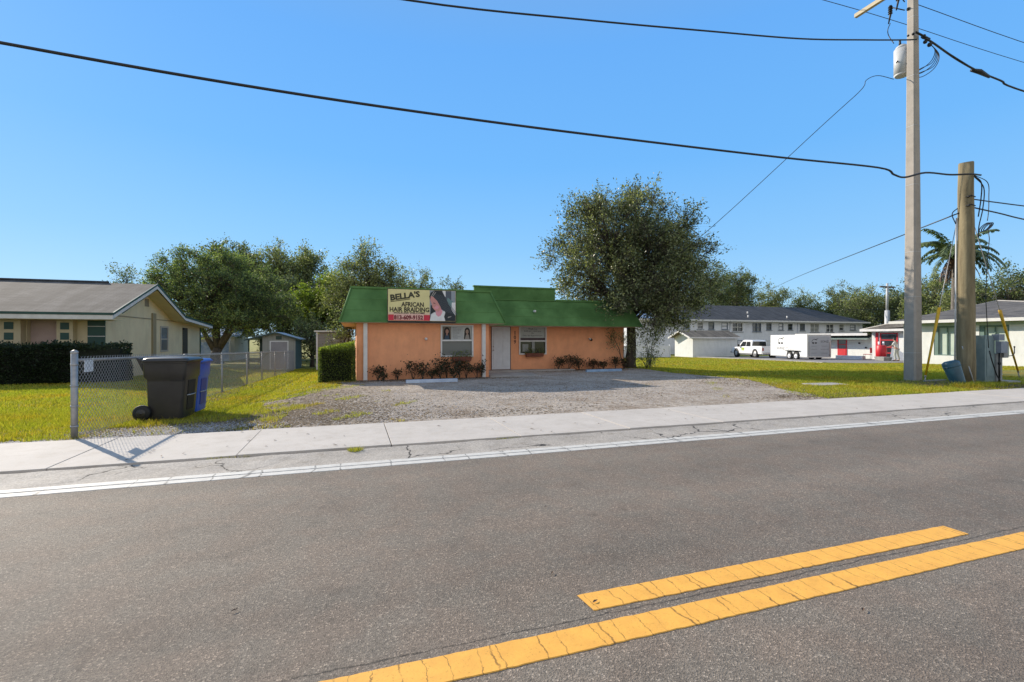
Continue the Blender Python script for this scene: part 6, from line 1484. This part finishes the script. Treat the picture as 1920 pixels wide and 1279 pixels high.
# ================================================================== TREES
def tree(name, lab, X, Y, ztop, blobs_, trunk_r, nclu, nleaf, leaf, mat, seed, group=None, bark=None, twig=.5, drop=.25, trunk_top=None, lean=(0, 0), cat='tree', zb=None, aspect=.5, nl=7, shell=2.2, clump=.26, twigs=True, gap=.30):
    r = np.random.default_rng(seed)
    z0 = gh(X, Y) if zb is None else zb
    t = thing(name, lab, cat, (X, Y, z0), 0, group)
    # cluster centres in the crown ellipsoids, shell biased, with noise gaps
    B = np.array(blobs_, float); vol = B[:, 3] * B[:, 4] * B[:, 5]; pr_ = vol / vol.sum()
    C = []; Dr = []
    while len(C) < nclu:
        b = B[r.choice(len(B), p=pr_)]
        d = r.normal(size=3); d /= np.linalg.norm(d); q = r.random() ** (1 / shell)
        p = b[:3] + d * q * b[3:6]
        if p[2] < z0 + .3: continue
        nz = math.sin(p[0] * 1.7 + seed) * math.cos(p[1] * 1.9 + seed * 2) * math.sin(p[2] * 2.1 + seed)
        if nz > (gap if q > .6 else gap + .25) and r.random() < .85: continue
        if r.random() < drop * q: continue
        C.append(p); Dr.append(d * np.array([1, 1, .8]) + np.array([0, 0, .35]))
    C = np.array(C); Dr = np.array(Dr)
    base = np.array([X, Y, z0]); cc = (B[:, :3] * pr_[:, None]).sum(0)
    th = trunk_top if trunk_top else (cc[2] - B[:, 5].max() * .75)
    top = np.array([X + lean[0], Y + lean[1], max(th, z0 + .8)])
    tb = MB(); tb.sm = True
    md = (base + top) / 2 + r.normal(size=3) * np.array([.06, .06, 0]) * trunk_r * 3
    tb.tube([tuple(base - np.array([0, 0, .15])), tuple(base + np.array([0, 0, .25])), tuple(md), tuple(top)], [trunk_r * 1.35, trunk_r * 1.05, trunk_r * .92, trunk_r * .85], 12)
    # limbs by k-means of cluster centres
    K = C[r.choice(len(C), min(nl, len(C)), replace=False)]
    for _ in range(6):
        a = np.argmin(((C[:, None] - K[None]) ** 2).sum(2), 1)
        for k in range(len(K)):
            if (a == k).any(): K[k] = C[a == k].mean(0)
    for k in range(len(K)):
        e = top + (K[k] - top) * .72; mid = top + (e - top) * .5 + np.array([0, 0, .06 * np.linalg.norm(e - top)]) + r.normal(size=3) * .08 * np.linalg.norm(e - top)
        st = top - np.array([0, 0, trunk_r * r.uniform(0, 1.5)])
        tb.tube([tuple(st), tuple(mid), tuple(e)], [trunk_r * .5, trunk_r * .3, trunk_r * .12], 7)
        idx = np.where(a == k)[0]
        for j in idx[:: max(1, len(idx) // 14)]:
            tb.tube([tuple(mid + (e - mid) * r.random()), tuple((e + C[j]) / 2 + r.normal(size=3) * .1), tuple(C[j])], [trunk_r * .18, trunk_r * .1, trunk_r * .035], 5)
    tb.build('trunk', bark or M['bark'], t)
    # leaves along twigs growing outward from each centre
    nt_ = max(2, nleaf // len(C) // 7); per = nleaf // (len(C) * nt_)
    Cn = np.repeat(C, nt_, 0); Dn = np.repeat(Dr, nt_, 0) + r.normal(size=(len(C) * nt_, 3)) * .75; Dn /= np.linalg.norm(Dn, axis=1)[:, None]
    Ln = twig * r.uniform(.4, 1.3, len(Cn)); S = Cn + r.normal(size=Cn.shape) * twig * clump
    f = r.random((len(Cn), per)); P = S[:, None] + Dn[:, None] * (Ln[:, None] * f)[:, :, None] + r.normal(size=(len(Cn), per, 3)) * leaf * .6
    P = P.reshape(-1, 3); D = np.repeat(Dn, per, 0) * .6
    if twigs:
        a = S - Dn * (Ln * .25)[:, None]; e_ = S + Dn * (Ln * .95)[:, None]; w_ = np.cross(Dn, r.normal(size=Dn.shape)); w_ /= np.linalg.norm(w_, axis=1)[:, None]; w_ *= .006 + leaf * .035
        TV = np.stack([a - w_, a + w_, e_, Cn], 1)
        TV = np.stack([a - w_, a + w_, e_], 1).reshape(-1, 3) - np.array([X, Y, z0]); TC = np.stack([Cn - w_, Cn + w_, S], 1).reshape(-1, 3) - np.array([X, Y, z0])
        TV = np.concatenate([TV, TC]); npmesh('twigs', TV, np.arange(len(TV)).reshape(-1, 3), bark or M['bark'], t, n=3)
    P[:, 2] = np.maximum(P[:, 2], z0 + .15)
    leafmesh('crown', P, leaf, mat, t, r, aspect, D)
    return t
OAK = 'big leafy oak growing at the right end of the orange building'
tree('oak_tree', OAK, 13.6, 21.3, 10,
     [(13.4, 21.6, 6.0, 3.8, 3.6, 3.3), (16.3, 21.4, 4.9, 3.0, 3.2, 2.2), (13.9, 21.4, 7.2, 2.9, 2.9, 2.2), (14.3, 21.0, 3.6, 3.0, 2.8, 1.4), (12.4, 21.2, 4.6, 2.6, 2.6, 1.8), (15.2, 20.8, 2.4, 1.3, 1.0, .9), (12.3, 19.5, 3.5, 1.9, 1.2, 1.1), (15.6, 21.0, 3.3, 1.7, 1.4, 1.2), (13.3, 19.4, 2.75, 1.5, 1.0, .95), (14.9, 20.4, 2.4, 1.3, 1.0, 1.1), (11.0, 21.5, 7.4, 1.2, 1.2, 1.3), (16.9, 21.4, 6.8, 1.4, 1.4, 1.3), (12.6, 21.4, 8.9, .9, .9, 1.0), (14.6, 21.4, 8.8, 1.0, 1.0, 1.1), (10.2, 21.4, 5.5, 1.1, 1.1, 1.0)],
     .25, 320, 86000, .125, M['leaf_main'], 5, twig=.62, trunk_top=2.6, drop=.25, nl=14, shell=2.3, clump=.42, gap=.16)
# low sprouts around its trunk
def sprout(x, y, z0, z1, r0, n, lab, seed):
    r = np.random.default_rng(seed); t = thing('sapling', lab, 'sapling', (x, y, 0), 0, 'sprouts round the oak trunk')
    m = MB(); P = []
    for i in range(7):
        a = r.uniform(0, 6.28); q = r0 * r.uniform(.4, 1); e = np.array([x + q * math.cos(a), y + q * math.sin(a) * .7, r.uniform(z0, z1)])
        m.tube([(x, y, 0), (x + (e[0] - x) * .4, y + (e[1] - y) * .4, e[2] * .6), tuple(e)], [.02, .012, .005], 5); P.append(e)
    m.build('stem', M['bark'], t); P = np.array(P)[r.integers(0, 7, n)] + r.normal(size=(n, 3)) * r0 * .28; P[:, 2] = np.maximum(P[:, 2], .1)
    leafmesh('leaves', P, .085, M['leaf_main'], t, r)
sprout(14.5, 20.9, .5, 2.4, .8, 1500, 'leafy sprouts to the right of the oak trunk base', 3)
sprout(12.75, 20.6, .8, 1.7, .65, 900, 'leafy sprouts left of the oak trunk against the orange wall', 4)
sprout(14.1, 20.6, .2, .9, .6, 700, 'low sprouts at the foot of the oak trunk', 6)

tree('oak_tree', 'large rounded oak with several limbs behind the cream house', -10.6, 44.5, 9,
     [(-11.2, 44.5, 5.5, 4.3, 4.0, 3.1), (-8.6, 44.5, 4.9, 3.0, 3.2, 2.7), (-6.7, 44.2, 3.8, 2.0, 2.4, 2.2), (-11.0, 44.5, 7.4, 2.6, 2.4, 1.2), (-13.2, 44.2, 4.4, 2.2, 2.4, 1.7), (-9.2, 43.6, 3.2, 3.0, 2.6, 1.4)], .42, 460, 80000, .15, M['leaf_oak'], 12, twig=.7, trunk_top=.7, drop=.03, nl=10, shell=3)
G1 = 'trees behind the garden sheds'
tree('tall_tree', 'tall grey green tree rising behind the garden shed', -7.8, 66, 13.6, [(-7.8, 66, 9.0, 4.6, 4, 4.2), (-5.8, 66, 7.0, 3.6, 3, 3.6), (-9.4, 66, 11.5, 1.8, 1.8, 1.9), (-5.2, 66, 11.6, 1.8, 1.8, 1.7)], .4, 260, 28000, .27, M['leaf_olive'], 22, G1, twig=1.0, drop=.3)
tree('slender_tree', 'small spindly tree with crown poking above the cream house roof', -27.2, 72, 10.9, [(-27.4, 72, 9.3, 1.7, 1.7, 1.5), (-25.5, 72, 8, 1.8, 1.6, 1)], .2, 40, 1500, .26, M['leaf_dark'], 23, G1, twig=.9, drop=.5)
tree('light_tree', 'bright yellow green tree behind the beige storage shed', -1.9, 49, 8.8, [(-2.4, 49, 4.6, 2.8, 2.4, 2.6), (-.2, 49, 5.0, 2.2, 2.2, 2.4), (-1.2, 49, 7.4, 1.2, 1.2, 1.1), (-4, 49, 4.2, 1.4, 1.6, 1.6)], .25, 180, 20000, .22, M['leaf_light'], 24, G1, twig=.8, drop=.3)
tree('olive_tree', 'thin crowned grey tree with airy twigs behind the left green roof', 1.4, 44, 9.9, [(1.6, 44, 6.0, 2.6, 2.2, 2.6), (.7, 44, 8.3, 1.6, 1.4, 1.6), (3.0, 44, 7.2, 1.3, 1.3, 1.3), (-.4, 44, 5.0, 2.0, 2, 2.2)], .2, 170, 17000, .19, M['leaf_olive'], 25, G1, twig=1.1, drop=.5)
tree('dark_tree', 'dark evergreen shrub like tree between the two sheds', -2.9, 38, 3.4, [(-2.9, 38, 1.4, 1.5, 1.2, 1.9)], .16, 60, 5000, .14, M['leaf_dark'], 26, G1, twig=.5, drop=.1)
tree('dark_tree', 'broad dark tree filling the gap behind the lean-to', -7.0, 52, 6, [(-7.2, 52, 3.2, 3.6, 3, 2.8), (-3.6, 52, 2.8, 2.8, 2.6, 2.7), (-4.8, 52, 4.2, 2.2, 2, 2)], .3, 170, 18000, .22, M['leaf_dark'], 27, G1, twig=.9, drop=.1)
tree('tall_tree', 'narrow topped tree between the rounded oak and the tall tree', -14.5, 68, 13.4, [(-14.2, 68, 10.3, 2.6, 2.6, 3.2), (-16, 68, 12.2, 1.5, 1.5, 1.5), (-11.5, 68, 9, 2.4, 2.4, 3)], .35, 150, 17000, .27, M['leaf_dark'], 28, G1, twig=.9, drop=.35)
tree('yard_shrub', 'thin leafy shrub growing beside the left wall of the salon', -.35, 24.5, 3.1, [(-.35, 24.5, 2.0, .62, .6, 1.1), (-.55, 24, 1.3, .6, .5, .7)], .06, 40, 2600, .085, M['leaf_olive'], 29, None, twig=.4, drop=.2, cat='shrub')
tree('far_tree', 'far tree top showing above the green roof right of the sign', 8.4, 71, 12.2, [(8.4, 71, 9.5, 2.6, 2.2, 2.7), (10.2, 71, 8, 2.2, 2, 2)], .25, 80, 4500, .25, M['leaf_olive'], 30, G1, twig=.9, drop=.4)
tree('far_tree', 'smallest far tree top right of the sign above the roof', 15.6, 79, 11.6, [(15.4, 79, 9.5, 2.0, 2.0, 2.1), (18, 79, 8.6, 1.6, 1.6, 1.4)], .25, 50, 2600, .26, M['leaf_dark'], 31, G1, twig=.9, drop=.5)
tree('far_tree', 'far low tree behind the raised green parapet', 33.8, 68, 8.2, [(33.8, 68, 5.4, 4.2, 3, 2.9)], .3, 110, 5000, .26, M['leaf_olive'], 32, G1, twig=.9, drop=.2)
tree('tall_tree', 'tall dark tree behind the olive tree left of the sign', .8, 60, 11.5, [(.8, 60, 6.4, 3.4, 3, 3.0), (-2.6, 60, 5.6, 2.8, 2.6, 2.8), (4.6, 60, 5.4, 2.4, 2.4, 2.3)], .3, 170, 13000, .25, M['leaf_dark'], 33, G1, twig=.9, drop=.2)
tree('tall_tree', 'broad dark tree directly behind the rounded oak', -13.0, 60, 10.8, [(-13, 60, 6.2, 4.0, 3.4, 3.2), (-8.8, 60, 5.8, 3, 3, 3.0)], .35, 200, 17000, .26, M['leaf_olive'], 34, G1, twig=.9, drop=.2)
G2 = 'row of oaks behind the motel'
RT = [(52, 72, 12.5, 4.2, 'leaf_olive', 'first oak behind the motel, half covered by the big oak', 41), (62.5, 73, 16.3, 4.6, 'leaf_dark', 'tallest oak behind the left end of the motel roof', 42), (72, 75.5, 15.6, 4.0, 'leaf_dark', 'oak with a notched top right of the tallest motel oak', 43),
      (81.6, 76, 12.3, 4.0, 'leaf_olive', 'rounded oak above the middle of the motel roof', 44), (88, 73, 11.4, 4.2, 'leaf_olive', 'low spreading oak above the right half of the motel roof', 45), (90, 66, 12.0, 4.2, 'leaf_dark', 'oak above the right end of the motel roof', 46),
      (86, 59, 10.4, 3.8, 'leaf_olive', 'oak just left of the distant power pole', 47), (92, 57, 11.6, 4.0, 'leaf_dark', 'oak just right of the distant power pole', 48), (84, 48, 11.0, 3.6, 'leaf_olive', 'oak between the two utility poles behind the palm', 49), (92, 48, 10.8, 3.6, 'leaf_dark', 'dark oak behind the palm trunk', 50),
      (82, 38.5, 10.9, 3.8, 'leaf_dark', 'large oak right of the wooden pole', 51), (86, 34, 12.0, 4.4, 'leaf_olive', 'oak at the right edge above the hip roof', 52), (78, 42, 9.0, 3.2, 'leaf_olive', 'low oak directly behind the wooden pole', 53), (95, 70, 10.5, 4, 'leaf_dark', 'far dark oak filling the row behind the motel', 54), (70, 74, 11, 4.4, 'leaf_olive', 'lower oak between the two tallest motel oaks', 55)]
for (x, y, zt, rr__, mt_, lab, sd) in RT:
    q = np.random.default_rng(sd); bb = [(x, y, zt - rr__ * .95, rr__, rr__ * .9, rr__ * .95)]
    for k in range(4): a = q.uniform(0, 6.28); bb.append((x + rr__ * .75 * math.cos(a), y + rr__ * .6 * math.sin(a), zt - rr__ * q.uniform(.8, 1.6), rr__ * .6, rr__ * .6, rr__ * .5))
    bb.append((x + q.uniform(-1, 1), y, zt - rr__ * 1.9, rr__ * 1.1, rr__, rr__ * .9))
    tree('oak_tree', lab, x, y, zt, bb, .45, 200, 15500, .31, M[mt_], sd, G2, twig=1.1, drop=.3, bark=M['bark_grey'])
# palm
px_, py_ = 58.0, 31.4
t = thing('palm_tree', 'queen palm with drooping green and dead brown fronds behind the wooden pole', 'palm tree', (px_, py_, -.4))
m = MB(); m.sm = True; m.tube([(px_, py_, -.5), (px_ - .1, py_, 4), (px_ + .1, py_, 9.0), (px_ + .15, py_, 10.1)], [.34, .27, .25, .2], 12); m.build('trunk', M['bark_grey'], t)
def frond(name, a, el, L, droop, mat, r, leaflen):
    pts = []; p = np.array([px_ + .15, py_, 10.0]); d = np.array([math.cos(a) * math.cos(el), math.sin(a) * math.cos(el), math.sin(el)]); n = 16
    for i in range(n + 1): pts.append(p.copy()); p = p + d * L / n; d = d + np.array([0, 0, -droop / n]); d /= np.linalg.norm(d)
    V = []
    m = MB(); m.tube([tuple(q) for q in pts], [.05 - .0025 * i for i in range(n + 1)], 4); 
    for i in range(1, n + 1):
        for rep in range(5):
            f = r.random(); q = pts[i - 1] * (1 - f) + pts[i] * f; tg = pts[i] - pts[i - 1]; tg /= np.linalg.norm(tg); sd = np.cross(tg, [0, 0, 1]); sd /= np.linalg.norm(sd) + 1e-9
            for s in (-1, 1):
                dd = sd * s * .8 + tg * .5 + np.array([0, 0, -r.uniform(.3, 1.1)]); dd /= np.linalg.norm(dd); LL = leaflen * r.uniform(.7, 1.1) * (1 - .4 * i / n); w = .085
                u = np.cross(dd, tg); u /= np.linalg.norm(u) + 1e-9
                V += [q, q + dd * LL * .5 + tg * w, q + dd * LL, q + dd * LL * .5 - tg * w]
    k = len(m.v); m.sm = False; m.add(V, [list(range(j, j + 4)) for j in range(0, len(V), 4)]); m.build(name, mat, t)
rp = np.random.default_rng(77)
for i in range(24): frond('frond', i * 2.399 + .3, rp.uniform(.2, 1.25), rp.uniform(3.6, 4.8), rp.uniform(1.6, 2.4), M['leaf_palm'], rp, .85)
for i in range(12): frond('dead_frond', i * 2.1 + rp.uniform(0, 1), rp.uniform(-.9, -.3), rp.uniform(2.4, 3.4), rp.uniform(1.6, 2.6), M['leaf_dead'], rp, .5)

# ------------------------------------------------------------------ put origins of single-mesh things at their base
for o in list(COL.objects):
    if o.type == 'MESH' and o.parent is None and 'category' in o.keys() and o.data.users == 1 and o.location.length < 1e-6:
        co_ = np.empty(len(o.data.vertices) * 3); o.data.vertices.foreach_get('co', co_); co_ = co_.reshape(-1, 3)
        c = np.array([(co_[:, 0].min() + co_[:, 0].max()) / 2, (co_[:, 1].min() + co_[:, 1].max()) / 2, co_[:, 2].min()])
        co_ -= c; o.data.vertices.foreach_set('co', co_.ravel()); o.location = c; o.data.update()

# ------------------------------------------------------------------ one object for each separate piece of a part
def split_pieces(o, gap=.012):
    me = o.data; n = len(me.vertices); par = list(range(n))
    def find(a):
        while par[a] != a: par[a] = par[par[a]]; a = par[a]
        return a
    for e in me.edges:
        a, b = find(e.vertices[0]), find(e.vertices[1])
        if a != b: par[a] = b
    isl = {}
    for i in range(n): isl.setdefault(find(i), []).append(i)
    boxes = []
    for k, L in isl.items():
        P = np.array([me.vertices[i].co for i in L]); boxes.append([P.min(0) - gap / 2, P.max(0) + gap / 2, set(L)])
    ch = True
    while ch:
        ch = False
        for i in range(len(boxes)):
            for j in range(i + 1, len(boxes)):
                if (boxes[i][0] <= boxes[j][1]).all() and (boxes[j][0] <= boxes[i][1]).all():
                    boxes[i] = [np.minimum(boxes[i][0], boxes[j][0]), np.maximum(boxes[i][1], boxes[j][1]), boxes[i][2] | boxes[j][2]]; boxes.pop(j); ch = True; break
            if ch: break
    if len(boxes) < 2: return
    faces = [(list(p.vertices), p.material_index, p.use_smooth) for p in me.polygons]; co = [tuple(v.co) for v in me.vertices]; mats = list(me.materials)
    for q, (a, b, S) in enumerate(boxes):
        idx = {v: i for i, v in enumerate(sorted(S))}; F = [f for f in faces if f[0][0] in S]
        nm = bpy.data.meshes.new(me.name); nm.from_pydata([co[v] for v in sorted(S)], [], [[idx[v] for v in f[0]] for f in F])
        for m_ in mats: nm.materials.append(m_)
        nm.polygons.foreach_set('material_index', [f[1] for f in F]); nm.polygons.foreach_set('use_smooth', [f[2] for f in F]); nm.update()
        if q == 0: o.data = nm
        else:
            c = o.copy(); c.data = nm; COL.objects.link(c)
SPLIT = {'clamp', 'bracket', 'vent_pipe', 'downpipe', 'wall_lamp', 'green_tile', 'door_panel', 'inner_poster', 'inner_wall', 'drip_loop', 'shutter_bar', 'band', 'fitting', 'curtain', 'soffit', 'conduit', 'cable_loop', 'wheel_arch', 'bushing', 'trim', 'handle', 'ceiling', 'edge_trim', 'trim_board', 'cap_board', 'upper_wall', 'bed_rail', 'running_board', 'ledge', 'door_frame'}
for o in [o for o in COL.objects if o.type == 'MESH' and o.parent and o.name.split('.')[0] in SPLIT and o.data.users == 1]: split_pieces(o)
